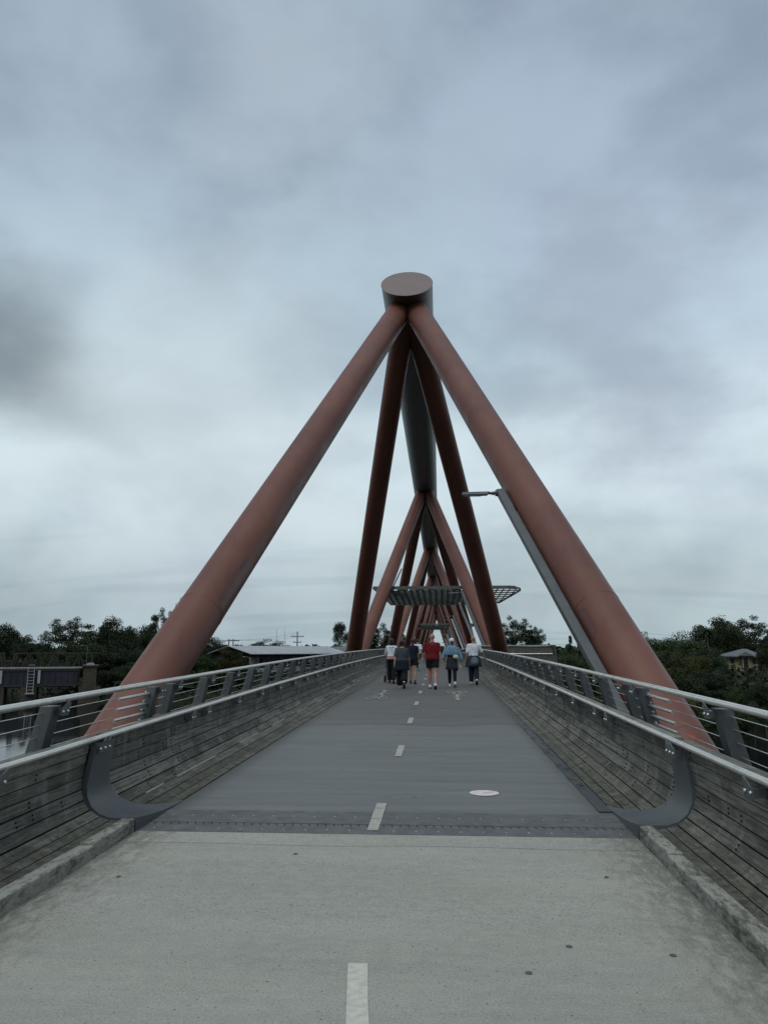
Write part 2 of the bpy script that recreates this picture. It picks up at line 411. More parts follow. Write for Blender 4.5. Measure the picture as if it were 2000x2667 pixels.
sheet('bridge_deck', M['deck'], [EL, -1, 0, 1, ER], YJ1, YE, thick=.30)
und = sheet('deck_underside', M['steel'], [EL-.75, -.9, .9, ER+.75], YJ0+.02, YE, dz=-.31, thick=.55)
# expansion joint
def joint():
    e = MB()
    def slab(m, x0, x1, y0, y1, zb, zt): m.hexa([(x0, y0, zb), (x1, y0, zb), (x1, y1, zb), (x0, y1, zb), (x0, y0, zd(y0)+zt), (x1, y0, zd(y0)+zt), (x1, y1, zd(y1)+zt), (x0, y1, zd(y1)+zt)])
    slab(e, EL, ER, YJ0+.004, 7.331, -.25, .003); slab(e, EL, ER, 7.354, YJ1-.003, -.25, .004)
    o = e.build('joint_plate', M['plate'], bevel=.003); tag(o, kind='structure')
    s = MB(); slab(s, EL, ER, 7.332, 7.353, -.2, -.03)
    x = EL+.05
    while x < ER-.04:
        za, zb_ = zd(7.26)+.0045, zd(7.335)+.0045; s.add([(x+.02, 7.255, za), (x+.030, 7.255, za), (x+.010, 7.335, zb_), (x, 7.335, zb_)], [(0, 1, 2, 3)]); x += .075
    o = s.build('joint_comb', M['black']); tag(o, kind='structure')
    b = MB()
    for i in range(22):
        for yy in (7.12, 7.62): b.ball((EL+.12+i*.195, yy, zd(yy)+.003), (.010, .010, .004), 8, 4)
    o = b.build('joint_bolts', M['bolt'], smooth='all'); tag(o, kind='structure')
joint()
# kerbs
def kerb(side):
    e = EL if side < 0 else ER; m = MB()
    for (a, b, i0, i1, h) in ((YA, 3.0, 0., .125, .098), (3.008, 6.15, 0., .125, .098), (6.165, 6.99, .012, .125, .109)):
        x0, x1 = sorted((e+side*i0, e+side*i1)); m.hexa([(x0, a, -.3), (x1, a, -.3), (x1, b, -.3), (x0, b, -.3), (x0, a, zd(a)+h), (x1, a, zd(a)+h), (x1, b, zd(b)+h), (x0, b, zd(b)+h)])
    o = m.build('kerb', M['kerb'], bevel=.012); tag(o, kind='structure')
kerb(-1); kerb(1)
# painted centre dashes
for k in range(0, 26):
    y = 7.11+4.24*k; m = MB(); ln = 1.12; n = 8
    wd = .050
    vs = []; 
    for i in range(n+1):
        yy = y+ln*i/n
        vs += [(-.01-wd+rnd.uniform(-.003, .003), yy, zd(yy)+.0085), (-.01+wd+rnd.uniform(-.003, .003), yy, zd(yy)+.0085)]
    m.add(vs, [(2*i, 2*i+1, 2*i+3, 2*i+2) for i in range(n)])
    o = m.build('lane_marking', M['mark']); tag(o, kind='structure')
m = MB(); q = []
for yy, xc in ((2.6, .332), (2.9, .30), (3.3, .256), (3.9, .194), (4.32, .149)): q += [(xc-.052+rnd.uniform(-.004, .004), yy, .004), (xc+.052+rnd.uniform(-.004, .004), yy, .004)]
m.add(q, [(2*i, 2*i+1, 2*i+3, 2*i+2) for i in range(4)]); tag(m.build('lane_marking', M['white']), kind='structure')
# crack lines in the concrete
m = MB()
for y in (6.62, 3.05):
    pts = [(EL+.1+i*.2, y+rnd.uniform(-.008, .008)+.02*math.sin(i*.6)) for i in range(22)]
    w_ = .0022 if y > 5 else .0012
    for p, q in zip(pts, pts[1:]): m.add([(p[0], p[1]-w_, zd(p[1])+.004), (q[0], q[1]-w_, zd(q[1])+.004), (q[0], q[1]+w_, zd(q[1])+.004), (p[0], p[1]+w_, zd(p[1])+.004)], [(0, 1, 2, 3)])
tag(m.build('path_crack', M['black']), kind='structure')
# dark discs set in the concrete
spots = ((1.58, 5.08), (1.28, 4.63), (1.81, 4.54), (1.02, 4.26))
for i, (x, y) in enumerate(spots[:4]):
    m = MB(); m.tube([(x, y, -.01), (x, y, .005)], .018, 12); o = m.build('survey_stud', M['plate'])
    tag(o, ('small dark stud in the concrete nearest the joint', 'small dark stud in the concrete, second one out from the foreground dash', 'small dark stud in the concrete closest to the right kerb', 'small dark stud in the concrete nearest the foreground dash')[i], 'stud', 'dark studs in the concrete path')
m = MB(); x0, y0 = 1.98, 5.94
for i in range(9): m.box((x0+i*.024, y0, -.01), (x0+i*.024+.014, y0+.15, .006))
for y in (y0-.012, y0+.15): m.box((x0-.012, y, -.01), (x0+.22, y+.012, .007))
tag(m.build('drain_cover', M['wallc']), 'small dark slotted drain cover in the concrete beside the right kerb', 'drain cover')
# drain grate on the right
m = MB()
for i in range(7):
    x = ER-.127+i*.018; ys = ysamples(YJ1+.12, 16.2)
    for a, b in zip(ys, ys[1:]):
        m.hexa([(x, a, zd(a)+.001), (x+.0125, a, zd(a)+.001), (x+.0125, b, zd(b)+.001), (x, b, zd(b)+.001), (x, a, zd(a)+.011), (x+.0125, a, zd(a)+.011), (x+.0125, b, zd(b)+.011), (x, b, zd(b)+.011)])
dg = m.build('drain_grate', M['steel']); tag(dg, 'long slotted steel drain grate along the right edge of the grey deck', 'drain grate')
m = MB(); ys = ysamples(YJ1+.1, 16.25)
for a, b in zip(ys, ys[1:]): m.add([(ER-.13, a, zd(a)+.004), (ER-.004, a, zd(a)+.004), (ER-.004, b, zd(b)+.004), (ER-.13, b, zd(b)+.004)], [(0, 1, 2, 3)])
m.build('channel', M['black'], dg)
# floor sticker
m = MB(); cx, cy, r = 1.06, 8.82, .158; zz = zd(cy)
m.tube([(cx, cy, zz+.003), (cx, cy, zz+.008)], r, 40)
st = m.build('floor_sticker', simple('sticker_pink_white', (.66, .60, .61), .5, .12, 9)); tag(st, 'round pinkish white sticker on the grey deck right of the dashes', 'floor sticker')
m = MB(); m.t = .5
m.tube([(cx, cy, zz+.0075), (cx, cy, zz+.0095)], r*.93, 40); m.build('printed_face', simple('sticker_print', (.64, .55, .57), .5, .14, 14), st)
m = MB()
for i in range(5): m.add([(cx-.03+i*.025, cy-.08+i*.01, zz+.0105), (cx-.026+i*.025, cy-.08+i*.01, zz+.0105), (cx+.02+i*.022, cy+.03+i*.012, zz+.0105), (cx+.014+i*.022, cy+.03+i*.012, zz+.0105)], [(0, 1, 2, 3)])
m.build('scuff', simple('scuff_grey', (.25, .22, .23), .8), st)

# bike and walker symbols
def symbol(cx, cy, flip, label):
    t = tag(empty('painted_symbol', (cx, cy, zd(cy)+.012), math.pi if flip else 0), label, 'path symbol', 'bike and walker symbols painted on the deck')
    t.scale = (.5, 1, 1)
    t.rotation_euler[0] = math.atan(zd(cy+1)-zd(cy))*(-1 if flip else 1)
    def flat(name, polys):
        m = MB()
        for p in polys: m.add([(x, y, 0) for x, y in p], [tuple(range(len(p)))])
        return m.build(name, M['mark'], t)
    flat('arrow', [[(-.03, 1.35), (.17, 1.35), (.17, 1.62), (-.03, 1.62)], [(-.16, 1.62), (.30, 1.62), (.07, 2.0)]])
    def bar(a, b, w):
        a = Vector(a); b = Vector(b); d = (b-a).normalized(); q = Vector((-d.y, d.x))*w/2
        return [tuple(a-q), tuple(a+q), tuple(b+q), tuple(b-q)][::-1]
    head = [(.10+.10*math.cos(i*.524), 1.05+.16*math.sin(i*.524)) for i in range(12)]
    flat('walker', [head, bar((.02, .05), (.06, .88), .17), bar((.02, .10), (-.34, -.55), .12), bar((.03, .1), (.28, -.5), .12), bar((.06, .8), (-.40, .28), .09), bar((.08, .8), (.44, .45), .09)])
    polys = []
    for wx in (-.36, .36):
        for i in range(20):
            a, b = 2*math.pi*i/20, 2*math.pi*(i+1)/20
            polys.append([(wx+.20*math.cos(a), -1.35+.42*math.sin(a)), (wx+.255*math.cos(a), -1.35+.52*math.sin(a)), (wx+.255*math.cos(b), -1.35+.52*math.sin(b)), (wx+.20*math.cos(b), -1.35+.42*math.sin(b))])
    polys += [bar(a, b, .05) for a, b in (((-.36, -1.35), (-.14, -.75)), ((-.14, -.75), (.24, -.75)), ((.24, -.75), (.36, -1.35)), ((-.14, -.75), (.0, -1.35)), ((.0, -1.35), (.24, -.75)), ((-.36, -1.35), (.0, -1.35)), ((-.22, -.62), (-.04, -.62)), ((.24, -.75), (.2, -.5)))]
    flat('bicycle', polys)
symbol(-1.18, 23.4, False, 'left painted bicycle, walker and arrow symbol pointing away up the path')
symbol(1.12, 23.4, True, 'right painted bicycle, walker and arrow symbol pointing back to the viewer')

# ------------------------------------------------------------------ timber parapets and railings
def drift(side, y, k, lim): return (k*min(max(y, 0), lim)) if side < 0 else .25*k*min(max(y, 0), lim)
PROF_A = [(.135, .085), (.25, .090), (.36, .130), (.445, .215), (.487, .33), (.480, .50), (.440, .735)]     # approach, behind the kerb
PROF_B = [(.012, .002), (.16, .030), (.315, .095), (.432, .215), (.478, .36), (.470, .52), (.440, .735)]     # bridge
def prof_pts(P, n):
    """n+1 points at equal arc length along profile P"""
    d = [0]
    for a, b in zip(P, P[1:]): d.append(d[-1]+math.dist(a, b))
    # smooth by catmull sampling
    fine = []
    for i in range(len(P)-1):
        p0, p1, p2, p3 = P[max(i-1, 0)], P[i], P[i+1], P[min(i+2, len(P)-1)]
        for k in range(12):
            t = k/12; fine.append(tuple(.5*((2*p1[q])+(-p0[q]+p2[q])*t+(2*p0[q]-5*p1[q]+4*p2[q]-p3[q])*t*t+(-p0[q]+3*p1[q]-3*p2[q]+p3[q])*t**3) for q in (0, 1)))
    fine.append(P[-1]); d = [0]
    for a, b in zip(fine, fine[1:]): d.append(d[-1]+math.dist(a, b))
    res = []; j = 0
    for i in range(n+1):
        s = d[-1]*i/n
        while j < len(d)-2 and d[j+1] < s: j += 1
        t = (s-d[j])/(d[j+1]-d[j]); res.append((fine[j][0]+(fine[j+1][0]-fine[j][0])*t, fine[j][1]+(fine[j+1][1]-fine[j][1])*t))
    return res
def off2x(side, off, y, z):
    e = EL if side < 0 else ER
    return e+side*(off+drift(side, y, .009, 28)*min(1, z/.73))
def cladding(side, P, nb, ya, yb, parent, seed):
    r = random.Random(seed); m = MB(); pts = prof_pts(P, nb*2)
    for b in range(nb):
        y = ya
        while y < yb-.01:
            ln = r.choice((3.4, 4.25, 5.1)) if y < 60 else 12.
            if y == ya: ln *= r.uniform(.4, 1)
            y1 = min(yb, y+ln); m.t = r.random()
            if b < 2: m.t *= .45
            ys = ysamples(y, y1-.006); ring = []
            g = .0052
            p0, p1, p2 = pts[2*b], pts[2*b+1], pts[2*b+2]
            def sh(p, q, a):
                d = math.dist(p, q); return (p[0]+(q[0]-p[0])*a/d, p[1]+(q[1]-p[1])*a/d)
            A = sh(p0, p2, g); C = sh(p2, p0, g); B = p1
            nx, nz = (p2[1]-p0[1]), -(p2[0]-p0[0]); l = math.hypot(nx, nz); nx, nz = nx/l*.032, nz/l*.032
            prof = [A, B, C, (C[0]+nx, C[1]+nz), (B[0]+nx, B[1]+nz), (A[0]+nx, A[1]+nz)]
            jit = r.uniform(-.005, .005)
            vs = [(off2x(side, o+jit, yy, z), yy, zd(yy)+z) for yy in ys for o, z in prof]
            k = 6; fs = []
            for i in range(len(ys)-1):
                for j in range(k):
                    f = (i*k+j, i*k+(j+1) % k, (i+1)*k+(j+1) % k, (i+1)*k+j); fs.append(f if side > 0 else f[::-1])
            fs += [tuple(range(k)), tuple(range((len(ys)-1)*k, len(ys)*k))[::-1]]
            m.add(vs, fs)
            if y < 22 and b > 2:
                for yy in (y+.12, y1-.13, .5*(y+y1)):
                    for s_ in (.3, .7):
                        q = (A[0]+(C[0]-A[0])*s_, A[1]+(C[1]-A[1])*s_); c = Vector((off2x(side, q[0]-.004+jit, yy, q[1]), yy, zd(yy)+q[1]))
                        m.m = 1; m.ball(c, (.007, .009, .009), 6, 4); m.m = 0
            y = y1
    o = m.build('timber_cladding', [M['wood'], M['black']], parent)
    # dark backing behind the gaps
    bk = MB(); ys = ysamples(ya, yb); fp = prof_pts(P, 8)
    vs = [(off2x(side, o_+.04, yy, z), yy, zd(yy)+z-.012) for yy in ys for o_, z in fp]
    k = len(fp); bk.add(vs, [(i*k+j, i*k+j+1, (i+1)*k+j+1, (i+1)*k+j) for i in range(len(ys)-1) for j in range(k-1)])
    vs2 = [(off2x(side, o_+.052, yy, z), yy, zd(yy)+z-.02) for yy in ys for o_, z in fp]
    bk.add(vs2, [(i*k+j, (i+1)*k+j, (i+1)*k+j+1, i*k+j+1) for i in range(len(ys)-1) for j in range(k-1)])
    bk.build('backing_board', M['black'], o)
    # timber capping on top
    cp = MB(); oo, zt = P[-1]; cp.t = .5
    y = ya
    while y < yb-.01:
        y1 = min(yb, y+(4.25 if y < 60 else 12)); cp.t = r.uniform(.3, .8); yl = ysamples(y, y1-.006)
        for a, b in zip(yl, yl[1:]):
            xa0, xa1 = off2x(side, oo+.002, a, zt), off2x(side, oo+.095, a, zt); xb0, xb1 = off2x(side, oo+.002, b, zt), off2x(side, oo+.095, b, zt)
            lo_a, lo_b = zd(a)+zt+.004, zd(b)+zt+.004
            cp.hexa([(xa0, a, lo_a), (xa1, a, lo_a), (xb1, b, lo_b), (xb0, b, lo_b), (xa0, a, lo_a+.035), (xa1, a, lo_a+.035), (xb1, b, lo_b+.035), (xb0, b, lo_b+.035)])
        y = y1
    cp.build('timber_capping', M['wood'], o)
    return o
def railpath(side, off, z, k, lim, ya, yb):
    e = EL if side < 0 else ER
    return [(e+side*(off+drift(side, y, k, lim)), y, zd(y)+z) for y in ysamples(ya, yb)]
LOW = (.40, .765, .009, 28); TOP = (.70, 1.115, .020, 20)
SEAM = 9.45
def rail_x(side, spec, y): return (EL if side < 0 else ER)+side*(spec[0]+drift(side, y, spec[2], spec[3]))
def make_post(side, y):
    """post with its two brackets; local origin at deck level on the centre of the post"""
    e = EL if side < 0 else ER; z0 = zd(y)
    dt = drift(side, y, TOP[2], TOP[3])
    m = MB(); s = side
    xb, xt = e+s*(.98+dt), e+s*(.765+dt)
    w0, w1, dy = .085, .065, .085
    m.hexa([(xb-w0, y-dy, z0+.18), (xb+w0, y-dy, z0+.18), (xb+w0, y+dy, z0+.18), (xb-w0, y+dy, z0+.18),
            (xt-w1, y-dy*.9, z0+1.06), (xt+w1, y-dy*.9, z0+1.06), (xt+w1, y+dy*.9, z0+1.06), (xt-w1, y+dy*.9, z0+1.06)])
    return m, xt
def bracket(side, y, spec, xo, zo):
    """bent steel cleat from (xo, zo) inwards and up to the rail, two bolts"""
    m = MB(); x1 = rail_x(side, spec, y); z0 = zd(y); s = side
    xi = x1-s*.035
    m.hexa([(xo, y-.012, z0+zo-.075), (xi, y-.012, z0+zo-.085), (xi, y+.012, z0+zo-.085), (xo, y+.012, z0+zo-.075),
            (xo, y-.012, z0+zo), (xi, y-.012, z0+zo-.03), (xi, y+.012, z0+zo-.03), (xo, y+.012, z0+zo)] if True else [])
    m.beam((xi, y+.0, z0+zo-.07), (xi, y+.17, z0+spec[1]-.03), .05, .014, (1, 0, 0))
    m.box((min(xi, xi-s*.014), y-.02, z0+zo-.09), (max(xi, xi-s*.014), y+.13, z0+zo-.02))
    m.m = 1
    for yy in (y+.01, y+.105): m.ball((xi-s*.016, yy, z0+zo-.055), (.014, .016, .016), 10, 6)
    return m
def railing(side):
    nm = 'left' if side < 0 else 'right'
    t = tag(empty('bridge_railing', (0, 0, 0)), {'left': 'left bridge parapet of grey curved timber boards with steel posts, wires and stainless rails', 'right': 'right bridge parapet of grey curved timber boards with steel posts, wires and stainless rails'}[nm], 'bridge railing', 'parapets along both sides of the footbridge')
    c1 = cladding(side, PROF_A, 9, YA, YJ0+.2, t, 11+side)
    c2 = cladding(side, PROF_B, 9, YJ0+.42, YE, t, 21+side)
    # rails
    for spec, rad, nme in ((LOW, .0245, 'lower_handrail'), (TOP, .031, 'top_handrail')):
        m = MB()
        for a, b in ((YA, SEAM-.004), (SEAM+.004, YE)):
            m.tube(railpath(side, *spec, a, b), rad, 14)
        o = m.build(nme, M['inox'], t, smooth=True)
        m = MB(); m.tube(railpath(side, *spec, SEAM-.03, SEAM+.03), rad-.003, 14); m.build('rail_sleeve', M['black'], o)
    # short connector tubes at the movement joint
    for i, zz in enumerate((.98, .86, .74, .64)):
        m = MB(); e = EL if side < 0 else ER; dt = drift(side, 9, TOP[2], TOP[3])
        ox = .80+(1.05-zz)*.19
        m.tube([(e+side*(ox+dt), 8.85, zd(8.85)+zz), (e+side*(ox+dt), 9.9, zd(9.9)+zz)], .018, 10); m.build('connector_tube', M['inox'], t, smooth=True)
    # posts, one mesh each up to 100, the far rest as one part
    ys = [-6.5+1.7*i for i in range(9)]+[9.85]+[10.55+1.68*i for i in range(185)]
    ys = [y for y in ys if y < YE-1]
    far = MB(); cnt = 0
    for y in ys:
        m, xt = make_post(side, y)
        if cnt < 98:
            p = m.build('post', M['steel'], t, bevel=.006 if y < 25 else 0)
            bt = bracket(side, y, TOP, xt-side*.04, 1.06); bt.build('rail_bracket', [M['steel'], M['bolt']], p, smooth=True if y < 40 else False)
            bl = bracket(side, y, LOW, off2x(side, .54, y, .73), .73); bl.build('rail_bracket', [M['steel'], M['bolt']], p, smooth=True if y < 40 else False)
            if 7.5 < y < 10.2:
                for zz in (1.0, .89, .78, .66):
                    xx = (EL if side < 0 else ER)+side*(.80+(1.05-zz)*.19+drift(side, y, TOP[2], TOP[3]))
                    f = MB(); f.tube([(xx, y-.16, zd(y)+zz), (xx, y-.10, zd(y)+zz)], .012, 8); f.ball((xx, y-.10, zd(y)+zz), .015, 8, 5)
                    f.build('wire_fitting', M['bolt'], p, smooth='all')
        else:
            far.v and None
            far.add(m.v, m.f)
        cnt += 1
    fo = far.build('post', M['steel'], t); fo['kind'] = 'stuff'
    for zz in (1.0, .89, .78, .66):
        m = MB()
        for a, b in ((YA, 8.75), (9.95, YE)):
            pts = []
            for y in ysamples(a, b):
                dt = drift(side, y, TOP[2], TOP[3]); pts.append(((EL if side < 0 else ER)+side*(.80+(1.05-zz)*.19+dt), y, zd(y)+zz))
            m.tube(pts, .0042, 6)
        m.build('guard_wire', M['inox'], t, smooth='all')
    # sculpted steel rib at the movement joint
    e = EL if side < 0 else ER
    Fp = [(0, .112, 7.0), (.13, .106, 7.0), (.25, .108, 7.0), (.345, .138, 7.0), (.42, .20, 7.0), (.462, .285, 7.0), (.473, .38, 7.01), (.462, .50, 7.03), (.44, .62, 7.05), (.418, .735, 7.06)]
    Rp = [(0, .004, 8.28), (.10, .018, 8.06), (.20, .045, 7.86), (.30, .088, 7.70), (.39, .165, 7.58), (.447, .26, 7.50), (.463, .36, 7.46), (.455, .48, 7.45), (.437, .61, 7.44), (.418, .735, 7.44)]
    m = MB(); n = len(Fp); G = []; K = 7
    def lay(th):
        L_ = []
        for j in range(K):
            s_ = j/(K-1); sag = .018*math.sin(math.pi*s_)
            for i in range(n):
                q = [Fp[i][c]*(1-s_)+Rp[i][c]*s_ for c in range(3)]
                wgt = max(0, 1-i/5)
                off, z = q[0], q[1]-sag*wgt*1.2
                i0, i1 = max(i-1, 0), min(i+1, n-1)
                tx, tz = Fp[i1][0]-Fp[i0][0], Fp[i1][1]-Fp[i0][1]; l = math.hypot(tx, tz)
                off += tz/l*th; z -= tx/l*th
                L_.append((e+side*off, q[2], zd(q[2])+z))
        return L_
    A = lay(0); B = lay(.05); nb = len(A); fs = []
    for j in range(K-1):
        for i in range(n-1):
            f = (j*n+i, j*n+i+1, (j+1)*n+i+1, (j+1)*n+i); f = f if side < 0 else f[::-1]
            fs.append(f); fs.append(tuple(q+nb for q in f[::-1]))
    for i in range(n-1):
        f = (i, i+1, nb+i+1, nb+i); fs.append(f if side > 0 else f[::-1])
        f = ((K-1)*n+i, (K-1)*n+i+1, nb+(K-1)*n+i+1, nb+(K-1)*n+i); fs.append(f if side < 0 else f[::-1])
    m.add(A+B, fs)
    # side skirt down to the deck
    sk = [A[j*n] for j in range(K)]; lowp = [(p[0], p[1], zd(p[1])-.02) for p in sk]
    m.add(sk+lowp, [(j, j+1, K+j+1, K+j) for j in range(K-1)])
    fr = [B[q] for q in range(7)]; m.add([*fr, (B[6][0], 7.0, -.05), (B[0][0], 7.0, -.05)], [tuple(range(9))])
    rib = m.build('curved_rib', M['steel'], t, smooth=True)
    b = bracket(side, 7.2, LOW, e+side*.43, .73); b.build('rail_bracket', [M['steel'], M['bolt']], rib, smooth=True)
    if side < 0:
        # pale strip lights tucked between the lower boards
        pts = prof_pts(PROF_B, 18); o_, z_ = pts[6]
        for a, b in ((8.1, 8.6), (9.05, 10.6), (11.9, 13.1), (14.2, 15.3), (16.7, 17.9), (19.4, 20.6), (22.4, 23.4), (25.5, 26.6), (29, 30), (33, 34.2)):
            m = MB(); m.beam((off2x(side, o_-.006, a, z_), a, zd(a)+z_), (off2x(side, o_-.006, b, z_), b, zd(b)+z_), .011, .011)
            m.build('strip_light', M['strip'], t)
    return t
railing(-1); railing(1)

# ------------------------------------------------------------------ the red truss
TY0, TL, TG, NF = 14.56, 39.78, 1.55, 8
LEG_R, CH_R = .52, 1.15
def tcen(k): return -.33 if k == 0 else -.2
def apex(k):
    y = TY0+(TL-TG)/2+TL*k; return Vector((-.63+.05*k, y, 17.82-.0077*TL*k-.012*max(0, k-3)**2))
def basez(y): return zd(y)-.3
truss = tag(empty('bridge_truss', (0, TY0, 0)), 'giant oxide red tubular truss of leaning legs over the footbridge with grey top chord', 'bridge truss')
truss_inv = Matrix.Translation((0, -TY0, 0))
def tpart(m, name, mat, parent=truss, **kw):
    if parent is truss: m.v = [(x, y-TY0, z) for x, y, z in m.v]
    else: m.v = [(x, y-TY0, z) for x, y, z in m.v]
    return m.build(name, mat, parent, **kw)
LEGS = []
for k in range(NF):
    A = apex(k)
    for s in (-1, 1):
        for lean in (0, 1):
            yb = TY0+TL*k if lean == 0 else TY0+TL*(k+1)-TG
            B = Vector((tcen(k+lean)+s*5.17, yb, basez(yb)+(.06 if k == 0 and lean == 0 else 0)))
            top = A+Vector((s*.10, -.15 if lean == 0 else .15, -.25))
            m = MB(); nseg = 34; n = 40; du = (top-B).normalized(); ext = .92
            P = [B-du*(ext+.28), B-du*ext]+[B+(top-B)*i/nseg for i in range(nseg+1)]
            m.tube(P, [LEG_R*.62, LEG_R]+[LEG_R]*(nseg+1), n, ref=(0, 1, 0))
            if k == 0 and lean == 0:      # repainted patch on the deck side just above the weld seam
                m.tone = [.5]*len(m.f)
            leg = tpart(m, 'diagonal_leg', M['red'], smooth=True)
            for tt in ((.0, .145, .885, .945) if k < 2 else (.145,)):
                q = B+(top-B)*tt; d = (top-B).normalized()*.022; w = MB(); w.tube([q-d, q-d*.5, q+d*.5, q+d], [LEG_R+.001, LEG_R+.008, LEG_R+.008, LEG_R+.001], 40, cap=False)
                tpart(w, 'weld_seam', M['red'], leg, smooth='all')
            if k < 3:
                d = (top-B).normalized(); w = MB(); q = B-d*1.35
                w.box((q.x-.10, q.y-.30, q.z-.75), (q.x+.10, q.y+.30, q.z+.20))
                tpart(w, 'bearing_plate', M['steel'], leg, bevel=.02)
            LEGS.append((B, top))
# rust spot on the right front leg, and the darker repaint patches
def leg_patch(li, t0, t1, a0, a1, name, mat, jag=.15):
    B, T = LEGS[li]; d = (T-B).normalized(); x = Vector((0, 1, 0)).cross(d).normalized(); y = d.cross(x).normalized()
    m = MB(); nt, na = 14, 14; vs = []
    for i in range(nt+1):
        for j in range(na+1):
            # rounded-corner patch
            si, sj = 2*i/nt-1, 2*j/na-1; sc = (1-.35*si**4*sj**4)
            jit = 1+jag*math.sin(3.1*i+1.7*j)*0.2
            w = math.sqrt(max(.0, 1-abs(si)**3.5)) if jag > .2 else (1-.25*abs(si)**4)
            tt = (t0+t1)/2+(t1-t0)/2*si; aa = (a0+a1)/2+(a1-a0)/2*sj*w
            vs.append(B+(T-B)*tt+(x*math.cos(aa)+y*math.sin(aa))*(LEG_R+.0035))
    m.add(vs, [(i*(na+1)+j, i*(na+1)+j+1, (i+1)*(na+1)+j+1, (i+1)*(na+1)+j) for i in range(nt) for j in range(na)])
    leg = [o for o in truss.children if o.name.startswith('diagonal_leg')][li]
    tpart(m, name, mat, leg, smooth='all')
M['redpatch'] = simple('repaint_patch', (.10, .032, .020), .4, .12, 2)
M['rustspot'] = simple('rust_spot', (.20, .055, .02), .8, .4, 12)
# end plates, chord
A0, A1 = apex(0), apex(1); cd = (A1-A0).normalized()
P0 = A0-cd*1.45
def chord_ring(c, cut=0., n=48, r=CH_R):
    """points of a ring, slanted by cut (top further along)"""
    return [c+Vector((r*math.cos(2*math.pi*j/n), 0, r*math.sin(2*math.pi*j/n)))+cd*(cut*r*math.sin(2*math.pi*j/n)) for j in range(n)]
def chord_seg(c0, c1, cut0=0, cut1=0, r=CH_R):
    m = MB(); n = 48; rings = []
    L_ = (c1-c0).length; k = max(2, int(L_/2.5))
    for i in range(k+1):
        t = i/k; rings.append(chord_ring(c0+(c1-c0)*t, cut0*(1-t) if i == 0 else (cut1 if i == k else 0), n, r))
    if cut0: rings[0] = chord_ring(c0, cut0, n, r)
    vs = [p for q in rings for p in q]
    fs = [(i*n+(j+1) % n, i*n+j, (i+1)*n+j, (i+1)*n+(j+1) % n) for i in range(k) for j in range(n)]
    fs += [tuple(range(n)), tuple(range(k*n, (k+1)*n))[::-1]]
    m.add(vs, fs); return m
CUT = 1.0
c_end = A0+cd*2.6
if True:
    # first ring is slanted, second ring straight far enough along
    m = MB(); n = 48; rings = [chord_ring(P0, CUT, n), chord_ring(P0+cd*1.3, 0, n), chord_ring(A0+cd*1.2, 0, n), chord_ring(c_end, 0, n)]
    vs = [p for q in rings for p in q]
    fs = [(i*n+(j+1) % n, i*n+j, (i+1)*n+j, (i+1)*n+(j+1) % n) for i in range(3) for j in range(n)]+[tuple(range(n)), tuple(range(3*n, 4*n))[::-1]]
    m.add(vs, fs); stub = tpart(m, 'chord_end', M['brown'], smooth=True)
    m = MB(); ra = chord_ring(P0-cd*.012, CUT, n, CH_R+.015); rb = chord_ring(P0+cd*.03, CUT, n, CH_R+.015)
    m.add(ra+rb, [tuple(range(n)), tuple(range(n, 2*n))[::-1]]+[((j+1) % n, j, n+j, n+(j+1) % n) for j in range(n)])
    tpart(m, 'end_plate', M['cap'], stub)
prev = c_end
for k in range(1, NF):
    A = apex(k); c0 = prev; c1 = A-cd*1.4
    ch = tpart(chord_seg(c0+cd*.01, c1), 'top_chord', M['chord'], smooth=True)
    for q in range(1, 4):
        c = c0+(c1-c0)*(q/4); m = MB(); m.tube([c-cd*.03, c+cd*.03], CH_R+.012, 48, cap=False, ref=(0, 0, 1)); tpart(m, 'splice_seam', M['chord'], ch, smooth='all')
    nd = tpart(chord_seg(c1+cd*.01, A+cd*2.2), 'chord_node', M['brown'] if k == NF-1 else M['chord'], smooth=True)
    prev = A+cd*2.2
# side tubes under the deck edge and cross beams carrying the legs
for s in (-1, 1):
    m = MB(); pts = [(-.25+s*4.95, y, basez(y)-.75) for y in ysamples(TY0-4, YE-4)]; m.tube(pts, .32, 16); tpart(m, 'bottom_chord', M['red'], smooth='all')
for k in range(NF+1):
    y = TY0+TL*k-(TG/2 if k else -.1); m = MB(); z = basez(y)-.78
    m.box((-5.9, y-.45, z-.3), (5.4, y+.45, z+.25)); tpart(m, 'cross_beam', M['steel'], bevel=.03)
# repaint patches facing the camera
dl = [o for o in truss.children if o.name.startswith('diagonal_leg')]
def ang_to_cam(li, tt):
    B, T = LEGS[li]; d = (T-B).normalized(); x = Vector((0, 1, 0)).cross(d).normalized(); y = d.cross(x).normalized()
    v = Vector((CX, 0, CZ))-(B+(T-B)*tt); return math.atan2(v.dot(y), v.dot(x))
# order of LEGS: k0: left-front, left-rear, right-front, right-rear
for li, sgn in ((0, 1), (2, -1)):
    a = ang_to_cam(li, .18)
    # sign so that the patch sits on the bridge side
    B, T = LEGS[li]; d = (T-B).normalized(); x = Vector((0, 1, 0)).cross(d).normalized(); y = d.cross(x).normalized()
    w = x*math.cos(a+.6)+y*math.sin(a+.6); dirn = 1 if w.x*sgn > 0 else -1
    leg_patch(li, .147 if li == 0 else .105, .215 if li == 0 else .142, a+dirn*.35, a+dirn*1.15, 'paint_patch', M['redpatch'], .3 if li else .1)
a = ang_to_cam(2, -.02); B, T = LEGS[2]; d = (T-B).normalized(); x = Vector((0, 1, 0)).cross(d).normalized(); y = d.cross(x).normalized()
dirn = 1 if (x*math.cos(a+.6)+y*math.sin(a+.6)).x > 0 else -1
leg_patch(2, -.0125, -.0065, a+dirn*.5-.09, a+dirn*.5+.09, 'rust_spot', M['rustspot'], .3)

